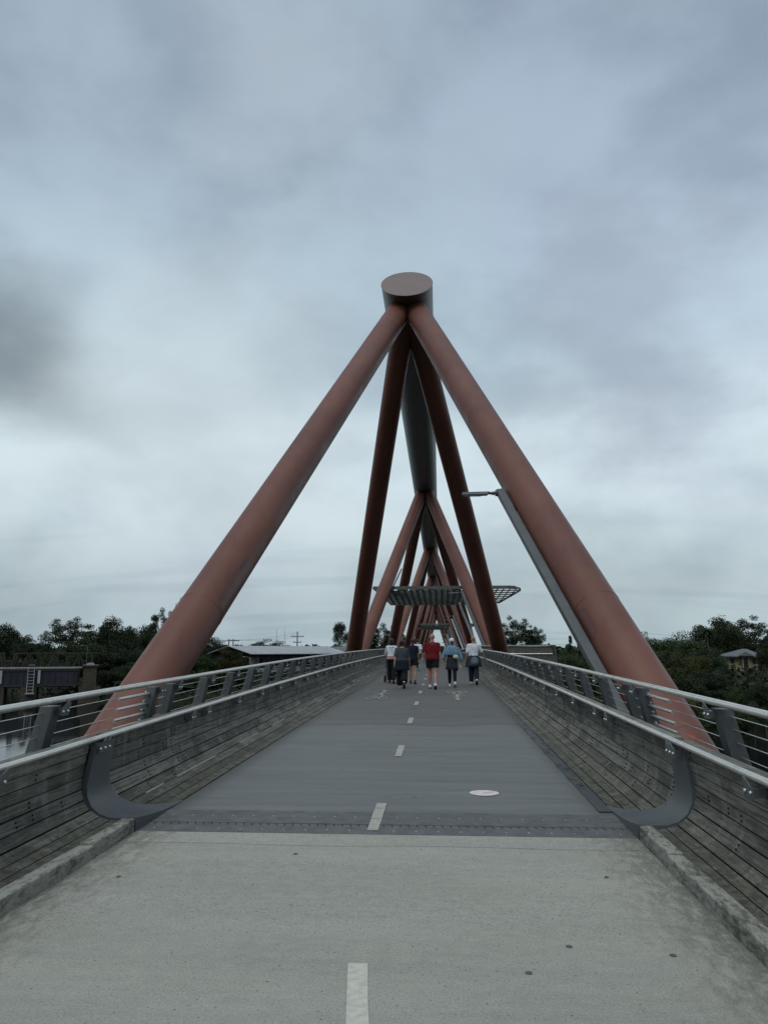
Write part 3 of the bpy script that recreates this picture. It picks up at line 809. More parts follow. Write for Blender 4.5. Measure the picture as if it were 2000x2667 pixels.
# ------------------------------------------------------------------ lamps
LAMP_GROUP = 'path lamps along the right side of the bridge'
def lamp(k, label, shift=0., mat='lamp'):
    yb = TY0+TL*k; B = Vector((tcen(k)+5.17, yb, basez(yb))); d = (apex(k)-B)
    o = Vector((-.67, shift, .0)); p0 = B+o+d*-.01; p1 = B+o+d*.338
    t = tag(empty('lamp_post', p0), label, 'lamp post', LAMP_GROUP); dn = d.normalized()
    def loc(m): m.v = [tuple(Vector(v)-p0) for v in m.v]; return m
    m = MB(); m.beam(p0, p1, .17, .21, (1, 0, 0)); loc(m).build('pole', M['steel' if mat == 'lamp' else 'pale'], t, bevel=.012)
    m = MB(); m.beam(p0+dn*.2+Vector((.12, .0, .0)), p1-dn*.12+Vector((.12, 0, 0)), .02, .05, (1, 0, 0)); loc(m).build('cable_cover', M['steel'], t)
    m = MB()
    for i in range(4):
        q = p1-dn*(.85+i*.07)+Vector((.12, -.02, .02)); m.box(q-Vector((.03, .03, .015)), q+Vector((.04, .03, .015)))
    loc(m).build('clamp', M['black'], t)
    q = p1+Vector((-.03, 0, -.06))
    m = MB(); m.tube([q+Vector((.05, 0, 0)), q+Vector((-.02, 0, 0)), q+Vector((-.03, 0, 0)), q+Vector((-.10, 0, -.0))], [.10, .11, .09, .085], 16, (0, 0, 1)); m.ball(q+Vector((-.15, 0, 0)), (.06, .055, .055), 12, 8)
    m.tube([q+Vector((-.17, 0, 0)), q+Vector((-.30, 0, .01))], .04, 12, (0, 0, 1)); loc(m).build('arm_joint', M['lamp'], t, smooth=True)
    hd = MB(); x1 = q.x-.26; x0 = q.x-1.02
    hd.hexa([(x0, q.y-.13, q.z-.055), (x1-.05, q.y-.13, q.z-.045), (x1-.05, q.y+.13, q.z-.045), (x0, q.y+.13, q.z-.055), (x0+.02, q.y-.10, q.z+.03), (x1, q.y-.07, q.z+.045), (x1, q.y+.07, q.z+.045), (x0+.02, q.y+.10, q.z+.03)])
    h = loc(hd).build('lamp_head', M['lamp'], t, bevel=.01)
    ls = MB(); ls.box((x0+.06, q.y-.10, q.z-.066), (x1-.22, q.y+.10, q.z-.052)); loc(ls).build('lens', M['lens'], h)
lamp(0, 'square grey lamp post with flat lamp head along the nearest right red leg')
lamp(1, 'dark lamp post leaning along the second pale right leg above the walkers')
lamp(1, 'pale lamp post just behind the second right leg, lamp in front of the canopy', 11.5, 'pale')
for k in range(2, 7):
    lamp(k, 'small distant lamp post beside one of the far right legs beyond the canopy')
    lamp(k, 'small distant lamp post beside one of the far right legs beyond the canopy', 11.5, 'pale')

# ------------------------------------------------------------------ canopies and lookout bay
def canopy(yoff, dz, label):
    y0, y1 = 62.+yoff, 75.+yoff; xl0, xl1 = -4.4, -4.0; z0, z1 = 6.55+dz, 6.12+dz
    t = tag(empty('shade_canopy', (1.5, y0, z0)), label, 'canopy', 'louvred shade canopies over the bridge')
    org = Vector((1.5, y0, z0))
    def zc(y): return z0+(z1-z0)*(y-y0)/(y1-y0)
    def xr(y):      # right outline with a rounded near corner
        s = (y-y0)/(y1-y0); base = 7.5-1.1*s
        r = 2.6
        if y-y0 < r: base -= (r-math.sqrt(max(0, r*r-(r-(y-y0))**2)))*.55
        return base
    def xl(y): return xl0+(xl1-xl0)*(y-y0)/(y1-y0)
    def B(m, name, mat, par=t): m.v = [tuple(Vector(v)-org) for v in m.v]; return m.build(name, mat, par)
    m = MB(); x = xl0+.25; i = 0
    while x < 7.35:
        ys = [y0+.1+(y1-y0-.15)*q/24 for q in range(25) if xl(y0+.1+(y1-y0-.15)*q/24) < x < xr(y0+.1+(y1-y0-.15)*q/24)]
        if len(ys) > 1:
            a, b = ys[0], ys[-1]; hb = .22 if x < 4.9 else .12; m.hexa([(x-.09, a, zc(a)-hb+.02), (x-.03, a, zc(a)-hb), (x-.03, b, zc(b)-hb), (x-.09, b, zc(b)-hb+.02), (x+.03, a, zc(a)), (x+.09, a, zc(a)-.01), (x+.09, b, zc(b)-.01), (x+.03, b, zc(b))])
        x += .50
    B(m, 'louvre_blades', M['canopy'])
    m = MB()
    for q in range(1, 15):
        y = y0+(y1-y0)*q/15; m.box((xl(y), y-.06, zc(y)-.30), (4.9, y+.06, zc(y)-.12))
    for q in range(1, 8):
        y = y0+(y1-y0)*q/8; m.box((4.91, y-.05, zc(y)-.12), (xr(y), y+.05, zc(y)-.03))
    B(m, 'cross_ribs', M['canopy'])
    m = MB(); ed = [(xl(y0), y0), (xr(y0+2.6), y0)] 
    pts = [Vector((xl(y0)-.25, y0, zc(y0)))]+[Vector((xr(y0+.01), y0+.02, zc(y0)))]+[Vector((xr(y0+q*.35), y0+q*.35, zc(y0+q*.35))) for q in range(1, 9)]+[Vector((xr(y1), y1, zc(y1))), Vector((xl(y1), y1, zc(y1))), Vector((xl(y0)-.25, y0, zc(y0)))]
    for a, b in zip(pts, pts[1:]): m.beam(a, b, .10, .26 if a.y < y0+.5 and b.y < y0+.5 else .14)
    B(m, 'edge_beam', M['canopy'])
    for x, yy, kx in ((-3.2, y0+1, -.9), (3.4, y0+1, -.7), (-3., y1-1, .3), (5.4, y1-2, -.5)):
        m = MB(); m.tube([(x, yy, zc(yy)), (x*.75, yy+.2, zc(yy)+1.7)], .05, 8); B(m, 'hanger_rod', M['canopy'])
canopy(0, 0, 'large grey louvred canopy spanning the bridge with rounded right end')
canopy(79.5, -.28, 'small distant louvred canopy further along the bridge between the legs')
def bay():
    t = tag(empty('lookout_bay', (5.8, 55, .5)), 'boxy grey timber lookout bay jutting out on the right beyond the dark red leg', 'lookout bay'); o = Vector((5.8, 55, .5))
    def B(m, n, mat): m.v = [tuple(Vector(v)-o) for v in m.v]; return m.build(n, mat, t)
    m = MB()
    for i in range(9):
        z = .15+i*.19; m.t = rnd.uniform(.1, .6); ex = .55*(1-i/9)
        m.box((3.3, 55., z), (8.6+ex*.6-.2, 55.08, z+.175)); m.box((8.35+ex*.6, 55.1, z), (8.42+ex*.6, 76, z+.175)); m.box((3.3, 76, z), (8.6+ex*.6-.2, 76.08, z+.175))
    B(m, 'timber_wall', M['wood'])
    m = MB(); m.box((3.3, 54.9, 1.88), (8.5, 55.12, 1.95)); m.box((8.3, 54.9, 1.88), (8.52, 76.1, 1.95)); B(m, 'rail', M['inox'])
    m = MB()
    for x in (3.4, 6.0, 8.62): m.box((x-.05, 54.93, .1), (x+.05, 55.0, 1.87))
    m.beam((8.86, 54.95, .1), (8.5, 54.95, 1.87), .12, .06); B(m, 'post', M['steel'])
    m = MB(); m.tube([(3.4, 54.9, 1.45), (5, 54.9, 1.38), (6.6, 54.9, 1.35), (8.4, 54.9, 1.36)], .03, 8); B(m, 'lower_handrail', M['inox'])
    m = MB(); m.box((3.2, 54.9, -.4), (9.0, 76.2, .13)); B(m, 'floor', M['wallc'])
bay()

# ------------------------------------------------------------------ river, land
WATER_Z = -9.
def bank_y(x):
    if x > 20: return max(8., 150-2.75*(x-20))
    if x < -60: return 150+(-60-x)*.9
    return 150.
def land_z(x, y):
    # near bank under the approach
    zn = -.6-9.5*max(0, min(1, (y-(-2))/16.)) if y < 40 else -12
    d = y-bank_y(x)
    d = d*.45 if x > 20 else d
    if d < 0: zf = -9+max(-3, d*.3)
    else: zf = -9+5.2*(1-math.exp(-d/12.))+3.2*(1-math.exp(-d/110.))
    w = .5*math.sin(x*.11+1)*math.cos(y*.09)+.3*math.sin(x*.31+y*.23)
    return max(zn, zf+(w if d > 0 else 0))
def terrain():
    xs = [-900, -600, -420]+[-300+8*i for i in range(76)]+[420, 600, 900]; ys = [-300, -120, -60]+[-30+6*i for i in range(74)]+[450, 560, 700, 1000, 1600]
    m = MB(); n = len(xs)
    m.add([(x, y, land_z(x, y)) for y in ys for x in xs], [(i*n+j, i*n+j+1, (i+1)*n+j+1, (i+1)*n+j) for i in range(len(ys)-1) for j in range(n-1)])
    tag(m.build('terrain', M['land'], smooth='all'), kind='structure')
    m = MB(); m.add([(-900, -300, WATER_Z), (900, -300, WATER_Z), (900, 700, WATER_Z), (-900, 700, WATER_Z)], [(0, 1, 2, 3)])
    tag(m.build('river', M['water']), kind='structure')
terrain()
# abutment below the approach
m = MB(); m.box((EL-1.1, YA, -2.5), (ER+1.1, YJ0-.02, -.36)); tag(m.build('abutment', M['wallc']), kind='structure')

# ------------------------------------------------------------------ trees
def crown_mesh(name, seed, mat, ncl, nleaf, leaf, shape, open_=.0, low=-.75, clr=.30):
    """unit-radius crown: clumps of leaf quads inside an uneven outline"""
    r = np.random.default_rng(seed); V = []; F = []; T = []; cents = []
    tries = 0
    while len(cents) < ncl and tries < 4000:
        tries += 1
        p = r.normal(size=3); p /= np.linalg.norm(p)
        rad = .35+.62*r.random()**.45
        if shape == 'dome': p[2] = abs(p[2])*1. if r.random() < .72 else p[2]*.5
        lob = 1+.22*math.sin(3*math.atan2(p[1], p[0])+seed)+.15*math.sin(5*p[2]+seed*2)
        q = p*rad*lob
        if shape == 'cone':
            h = r.random(); a = r.random()*6.283; rr = (1-h)**.8*(.25+.6*r.random()); q = np.array([rr*math.cos(a), rr*math.sin(a), h*2-1])
        if shape == 'tall':
            h = r.random(); a = r.random()*6.283; rr = (.45+.4*math.sin(h*3.1))*(.3+.7*r.random()); q = np.array([rr*math.cos(a), rr*math.sin(a), h*2-1])
        if q[2] < low: continue
        if open_ and any(np.linalg.norm(q-c) < open_ for c in cents): continue
        cents.append(q)
    for c in cents:
        cr = clr*(.65+.7*r.random()); tone = r.random()
        if shape in ('cone',): cr *= .6
        nl = int(nleaf*(cr/clr)**2)+8
        d = r.normal(size=(nl, 3)); d /= np.linalg.norm(d, axis=1)[:, None]; d *= (r.random((nl, 1))**.45)*cr; d[:, 2] *= .72
        P = c+d
        a = r.normal(size=(nl, 3)); a /= np.linalg.norm(a, axis=1)[:, None]; b = np.cross(a, r.normal(size=(nl, 3))); b /= np.linalg.norm(b, axis=1)[:, None]
        s = leaf*(.6+.9*r.random((nl, 1)))
        q4 = np.stack([P-a*s, P+b*s*.6, P+a*s, P-b*s*.6], 1).reshape(-1, 3)
        base = sum(len(v) for v in V); V.append(q4)
        F += [(base+4*i, base+4*i+1, base+4*i+2, base+4*i+3) for i in range(nl)]
        T += list(np.clip(tone*.75+.25*r.random(nl), 0, 1))
    V = np.concatenate(V)
    hr = np.quantile(np.hypot(V[:, 0], V[:, 1]), .985); zt = np.quantile(V[:, 2], .995)
    sx = np.array([1/hr, 1/hr, 1/zt]); V = V*sx; cents = [c*sx for c in cents]
    me = bpy.data.meshes.new(name); me.from_pydata(V.tolist(), [], F); me.materials.append(mat)
    at_ = me.attributes.new('tone', 'FLOAT', 'FACE'); at_.data.foreach_set('value', T); me.update()
    return me, cents
def trunk_mesh(name, cents, mat, r0, hgt, seed, nlimb=9):
    """trunk from z=-hgt up into the crown, limbs to the clumps (unit-radius space)"""
    rr = random.Random(seed); m = MB(); x, y = 0, 0; pts = []; rad = []
    for i in range(8):
        t = i/7; pts.append((.06*math.sin(t*5+seed), .05*math.cos(t*4+seed), -hgt+(hgt+.25)*t)); rad.append(r0*(1-.55*t))
    m.tube(pts, rad, 9)
    for c in sorted(cents, key=lambda c: rr.random())[:nlimb]:
        zs = min(.1, max(-.9, c[2]-.5)); b = Vector((.05*math.sin(seed), .05*math.cos(seed), zs)); e = Vector(c.tolist()); mid = (b+e)/2+Vector((rr.uniform(-.06, .06), rr.uniform(-.06, .06), -.04))
        m.tube([b, mid, e], [r0*.45, r0*.3, r0*.08], 6)
    return m.mesh(name, mat, 'all')
PROTO = {}
def proto(key, seed, mat, ncl, nleaf, leaf, shape, open_=0., hgt=1.5, r0=.055, bark='trunk', low=-.75, clr=.30, nlimb=9):
    me, ce = crown_mesh('crown', seed, M[mat], ncl, nleaf, leaf, shape, open_, low, clr); tm = trunk_mesh('trunk', ce, M[bark], r0, 3.6, seed, nlimb); PROTO[key] = (me, tm)
proto('dense', 3, 'leaf_dark', 110, 190, .030, 'ball')
proto('dense2', 5, 'leaf_dark', 110, 190, .032, 'dome')
proto('mid', 8, 'leaf_mid', 110, 190, .030, 'ball')
proto('dome', 12, 'leaf_mid', 90, 170, .026, 'dome', low=-.35)
proto('olive', 15, 'leaf_olive', 110, 190, .030, 'ball')
proto('needle', 18, 'leaf_blue', 80, 170, .026, 'tall', hgt=1.3, clr=.24)
proto('gum', 22, 'leaf_dark', 36, 240, .026, 'dome', open_=.24, bark='trunk', clr=.25, nlimb=22, low=-.5)
proto('gum2', 27, 'leaf_dark', 95, 210, .024, 'ball', open_=.15, bark='trunk', clr=.21, nlimb=30, low=-.7)
proto('cone', 31, 'leaf_dark', 120, 90, .026, 'cone', hgt=1.2, r0=.04, clr=.24)
proto('tall', 35, 'leaf_dark', 60, 170, .030, 'tall', hgt=1.4, clr=.30)
proto('bush', 38, 'leaf_mid', 60, 170, .034, 'dome', hgt=.3, low=-.3, r0=.04)
proto('bush_olive', 39, 'leaf_olive', 60, 170, .034, 'dome', hgt=.3, low=-.3, r0=.04)
TREES_L, TREES_R, TREES_F = 'trees on the left bank', 'trees on the right bank', 'far trees beyond the bridge'
def tree(kind, u, vtop, hw, Y, label, group, asp=1.0, cat='tree', name='tree'):
    """crown top at photo pixel (u, vtop) at distance Y, half width hw photo pixels"""
    top = at(u, vtop, Y); dep = (top-Vector((CX, 0, CZ))).dot(FW); r = hw*(1.28 if kind in ('dense', 'dense2', 'mid', 'olive', 'gum2', 'dome') and hw > 27 else 1.05)*dep/2004.; gz = land_z(top.x, top.y)
    H = top.z-gz; rz_ = min(r*asp, H*.55 if 'bush' not in kind else H)
    zc = top.z-rz_*1.02; t = tag(empty(name, (top.x, top.y, gz), rnd.uniform(0, 6.28)), label, cat, group)
    cm, tm = PROTO[kind]
    c = bpy.data.objects.new('crown', cm); COL.objects.link(c); c.parent = t; c.location = (0, 0, zc-gz); c.scale = (r, r, rz_)
    k = bpy.data.objects.new('trunk', tm); COL.objects.link(k); k.parent = t; zl = min(v.co.z for v in tm.vertices)
    k.location = (0, 0, zc-gz); k.scale = (r, r, rz_)
    return t
LT = 'dense dark gum tree in the mass of trees behind the old girder bridge'
for a in (
    ('dense', 18, 1630, 50, 262, 'dark rounded tree at the far left edge above the old bridge truss', TREES_L),
    ('dense2', 78, 1668, 32, 255, 'low dark tree right of the far left tree behind the old truss', TREES_L),
    ('gum', 110, 1671, 24, 235, 'thin open gum tree with gaps of sky above the old truss', TREES_L),
    ('gum2', 192, 1612, 62, 215, 'broad dark gum tree with tufted top above the stone pier end of the truss', TREES_L, .8),
    ('dense', 292, 1614, 56, 205, 'big rounded dense green tree between the tufted gum and the left red leg', TREES_L, 1.1),
    ('mid', 235, 1668, 55, 195, LT, TREES_L), ('dense', 335, 1644, 52, 200, LT, TREES_L, 1.2), ('mid', 160, 1694, 44, 205, LT, TREES_L),
    ('dense2', 240, 1668, 45, 212, LT, TREES_L), ('dense', 378, 1636, 50, 206, LT, TREES_L, 1.2), ('mid', 140, 1692, 34, 222, LT, TREES_L),
    ('gum2', 425, 1590, 42, 205, 'tall ragged gum tree touching the left red leg from behind', TREES_L, 1.3),
    ('dense2', 468, 1606, 40, 210, 'dark solid tree hugging the left edge of the left red leg', TREES_L, 1.3),
    ('gum', 478, 1562, 30, 215, 'sparse tuft of gum tree peeking above the left red leg', TREES_L, 1.6),
    ('tall', 395, 1648, 45, 190, LT, TREES_L, 1.5), ('dense2', 300, 1690, 60, 178, LT, TREES_L, 1.1), ('mid', 380, 1720, 55, 172, LT, TREES_L, 1.1), ('needle', 340, 1690, 40, 176, LT, TREES_L, 1.3),
    ('dense', 450, 1690, 55, 176, LT, TREES_L, 1.1),
    ('needle', 555, 1662, 42, 178, 'dark green tree just right of the left red leg near the power poles', TREES_L, 1.2),
    ('mid', 520, 1700, 50, 170, 'lower dense tree beside the left red leg under the power poles', TREES_L, 1.1),
    ('olive', 612, 1690, 42, 172, 'yellow green tree left of the grey metal roof', TREES_L, 1.1),
    ('mid', 685, 1668, 48, 240, 'bright leafy tree top behind the left end of the grey metal roof', TREES_L),
    ('mid', 745, 1683, 36, 245, 'leafy tree top above the middle of the grey metal roof', TREES_L),
    ('tall', 888, 1622, 24, 238, 'tall dark palm-like tree beside the dark left leg', TREES_L, 1.9),
    ('dense', 822, 1681, 11, 262, 'tiny round dark tree on the skyline over the grey roof', TREES_L),
    ('gum2', 1000, 1628, 48, 285, 'dark ragged tree seen between the second and third left legs', TREES_F, 1.1),
    ('gum2', 1052, 1655, 26, 290, 'smaller ragged tree right of the one between the left legs', TREES_F, 1.2),
    ('dense', 1118, 1684, 26, 372, 'low far tree behind the walkers at the end of the bridge', TREES_F), ('dense2', 1150, 1686, 26, 376, 'low far tree behind the walkers at the end of the bridge', TREES_F), ('mid', 1180, 1687, 22, 370, 'low far tree behind the walkers at the end of the bridge', TREES_F),
    ('gum2', 1335, 1610, 46, 238, 'big open crowned tree behind the lookout bay with sky showing through', TREES_R, 1.05),
    ('gum2', 1388, 1632, 28, 240, 'smaller open crown attached to the right of the tree behind the lookout bay', TREES_R, 1.2),
    ('cone', 1484, 1656, 17, 178, 'slim pointed conifer left of the right lamp pole', TREES_R, 2.6),
    ('cone', 1512, 1668, 14, 182, 'second slim conifer close behind the right lamp pole', TREES_R, 2.4),
    ('dense2', 1440, 1703, 30, 190, 'low dark round tree right of the lookout bay', TREES_R),
    ('mid', 1490, 1706, 55, 168, 'spreading green tree behind the right lamp pole', TREES_R, .9),
    ('bush_olive', 1500, 1738, 52, 146, 'yellowish bush below the trees left of the right lamp pole', TREES_R, .9, 'bush', 'bush'),
    ('dome', 1752, 1650, 78, 178, 'wide flat domed tree right of the right red leg', TREES_R, .62),
    ('gum2', 1945, 1610, 66, 196, 'large airy tree crown with sky gaps above the yellow house', TREES_R, 1.),
    ('dense', 1872, 1612, 56, 192, 'large dark solid tree beside the airy crown left of the yellow house', TREES_R, 1.15),
    ('gum', 1998, 1652, 14, 176, 'feathery tree cut off by the right edge of view', TREES_R, 1.5),
): tree(*a)
for u, Y in ((25, 222), (75, 216), (125, 210), (170, 204), (212, 198)):
    tree('dense', u, 1722, 44, Y, 'dark tree in the gloom behind the piers of the old bridges', TREES_L, .7)
RT_ = 'dense bank tree in the dark green mass right of the right red leg'
for a in (('mid', 1640, 1705, 45, 150), ('dense', 1690, 1700, 46, 140), ('olive', 1705, 1690, 36, 160), ('dense2', 1735, 1706, 55, 132), ('olive', 1790, 1700, 48, 126), ('needle', 1835, 1690, 50, 128),
          ('mid', 1868, 1712, 30, 134), ('dense', 1690, 1752, 62, 118), ('dense2', 1768, 1752, 62, 114), ('needle', 1838, 1748, 52, 116), ('olive', 1740, 1735, 40, 122),
          ('mid', 1598, 1722, 48, 152), ('dense', 1560, 1738, 45, 150), ('mid', 1866, 1752, 30, 119)):
    tree(*a, RT_, TREES_R, 1.15)
for a, lb in ((('dense', 1992, 1690, 26, 112), 'dark tree at the right edge in front of the yellow house'), (('bush', 1925, 1792, 36, 108), 'leafy green bush below the yellow house'), (('dense', 1975, 1782, 30, 104), 'dark bush right below the yellow house'),
              (('bush_olive', 1800, 1822, 62, 104), 'brownish shrub on the slope low on the right bank'), (('bush', 1880, 1830, 60, 99), 'wide dark shrub low on the right bank by the water'), (('bush', 1955, 1830, 44, 94), 'leafy shrub at the right edge just above the water'), (('dense2', 1985, 1778, 34, 98), 'dark shrub at the right edge above the water')):
    b = 'bush' in a[0]; tree(*a, lb, TREES_R, 1., 'bush' if b else 'tree', 'bush' if b else 'tree')
for u, v, hw, Y, k in ((1460, 1790, 42, 138, 'mid'), (1515, 1800, 50, 134, 'bush'), (1580, 1815, 55, 128, 'dense2'), (1640, 1800, 55, 122, 'bush'), (1700, 1830, 55, 114, 'dense2'), (1420, 1760, 30, 148, 'dense')):
    tree(k, u, v, hw, Y, 'low shrub on the right bank seen through the railing wires', TREES_R, 1., 'bush', 'bush')
for u, v, hw, Y, k in ((480, 1790, 55, 160, 'mid'), (420, 1800, 55, 158, 'dense2'), (360, 1770, 45, 163, 'dense2'), (560, 1760, 45, 162, 'mid'), (620, 1755, 40, 166, 'bush'), (310, 1740, 45, 170, 'dense'), (700, 1775, 40, 160, 'bush'), (780, 1765, 36, 164, 'bush')):
    tree(k, u, v, hw, Y, 'low shrub on the left bank seen through the railing wires', TREES_L, 1., 'bush', 'bush')
# skyline wood far away
def far_wood():
    r = np.random.default_rng(4); V = []; F = []; T = []
    for i in range(1500):
        x = r.uniform(-420, 420); y = r.uniform(385, 470); h = r.uniform(2., 5.); c = np.array([x, y, land_z(x, y)+h*.55]); n = 14; tone = r.random()
        d = r.normal(size=(n, 3)); d /= np.linalg.norm(d, axis=1)[:, None]; P = c+d*np.array([3.6, 3.2, h*.55])*(.5+.5*r.random((n, 1)))
        a = r.normal(size=(n, 3)); b = np.cross(a, r.normal(size=(n, 3))); a /= np.linalg.norm(a, axis=1)[:, None]; b /= np.linalg.norm(b, axis=1)[:, None]
        q = np.stack([P-a*1.5, P+b*1.2, P+a*1.5, P-b*1.2], 1).reshape(-1, 3); k = len(V)*4*n; V.append(q); F += [(k+4*j, k+4*j+1, k+4*j+2, k+4*j+3) for j in range(n)]; T += [tone]*n
    me = bpy.data.meshes.new('far_wood'); me.from_pydata(np.concatenate(V).tolist(), [], F); me.materials.append(M['leaf_dark']); me.attributes.new('tone', 'FLOAT', 'FACE').data.foreach_set('value', T)
    o = bpy.data.objects.new('far_wood', me); COL.objects.link(o); tag(o, 'dark continuous wood along the far skyline', 'wood', None, 'stuff')
far_wood()
def undergrowth():
    r = np.random.default_rng(9); V = []; F = []; T = []; cnt = 0
    while cnt < 26000:
        x = r.uniform(-200, 140); y = r.uniform(10, 260)
        d = y-bank_y(x)
        if d < -1.5 or (x > 20 and d > 95) or (x <= 20 and d > 70) or (y < 45): continue
        if abs(x) < 6 and y < 150: continue
        z = land_z(x, y)
        if z < WATER_Z-.2: continue
        p = np.array([x, y, z+r.random()**2*2.0]); a = r.normal(size=3); a /= np.linalg.norm(a); b = np.cross(a, r.normal(size=3)); b /= np.linalg.norm(b); s = r.uniform(.25, .6)
        k = cnt*4; V += [p-a*s, p+b*s*.7, p+a*s, p-b*s*.7]; F.append((k, k+1, k+2, k+3)); T.append(.5+.5*math.sin(x*.3+math.sin(y*.2)*2)*r.random()); cnt += 1
    me = bpy.data.meshes.new('undergrowth'); me.from_pydata([v.tolist() for v in V], [], F); me.materials.append(M['leaf_dark']); me.attributes.new('tone', 'FLOAT', 'FACE').data.foreach_set('value', T)
    o = bpy.data.objects.new('undergrowth', me); COL.objects.link(o); tag(o, 'low weedy undergrowth covering the river banks', 'undergrowth', None, 'stuff')
undergrowth()
# the palm on the right skyline
def palm(u, v, Y):
    top = at(u, v, Y); gz = land_z(top.x, top.y); t = tag(empty('palm_tree', (top.x, top.y, gz)), 'single palm with drooping fronds on the right skyline', 'palm tree'); h = top.z-gz-1.
    m = MB(); m.tube([(0, 0, 0), (.1, 0, h*.5), (0, 0, h)], [.3, .2, .16], 10); m.build('trunk', M['trunk'], t, smooth='all')
    m = MB(); r = random.Random(2)
    for i in range(40):
        a = r.uniform(0, 6.28); el = r.uniform(-1.1, 1.2); L_ = r.uniform(1.6, 2.6); p = Vector((0, 0, h)); dv = Vector((math.cos(a)*math.cos(el), math.sin(a)*math.cos(el), math.sin(el))); pts = [p]
        for q in range(5): pts.append(pts[-1]+dv*L_/5); dv = (dv+Vector((0, 0, -.32))).normalized()
        sd = Vector((-math.sin(a), math.cos(a), 0)); m.t = r.random()
        for q in range(5):
            w0, w1 = .32*math.sin(.5+q*.5), .32*math.sin(.5+(q+1)*.5); a_, b_ = pts[q], pts[q+1]; dr = Vector((0, 0, -.18))
            m.add([a_, b_, b_+sd*w1+dr, a_+sd*w0+dr], [(0, 1, 2, 3)]); m.add([a_, b_, b_-sd*w1+dr, a_-sd*w0+dr], [(0, 1, 2, 3)])
    m.build('crown', M['leaf_dark'], t)
palm(1838, 1632, 184)

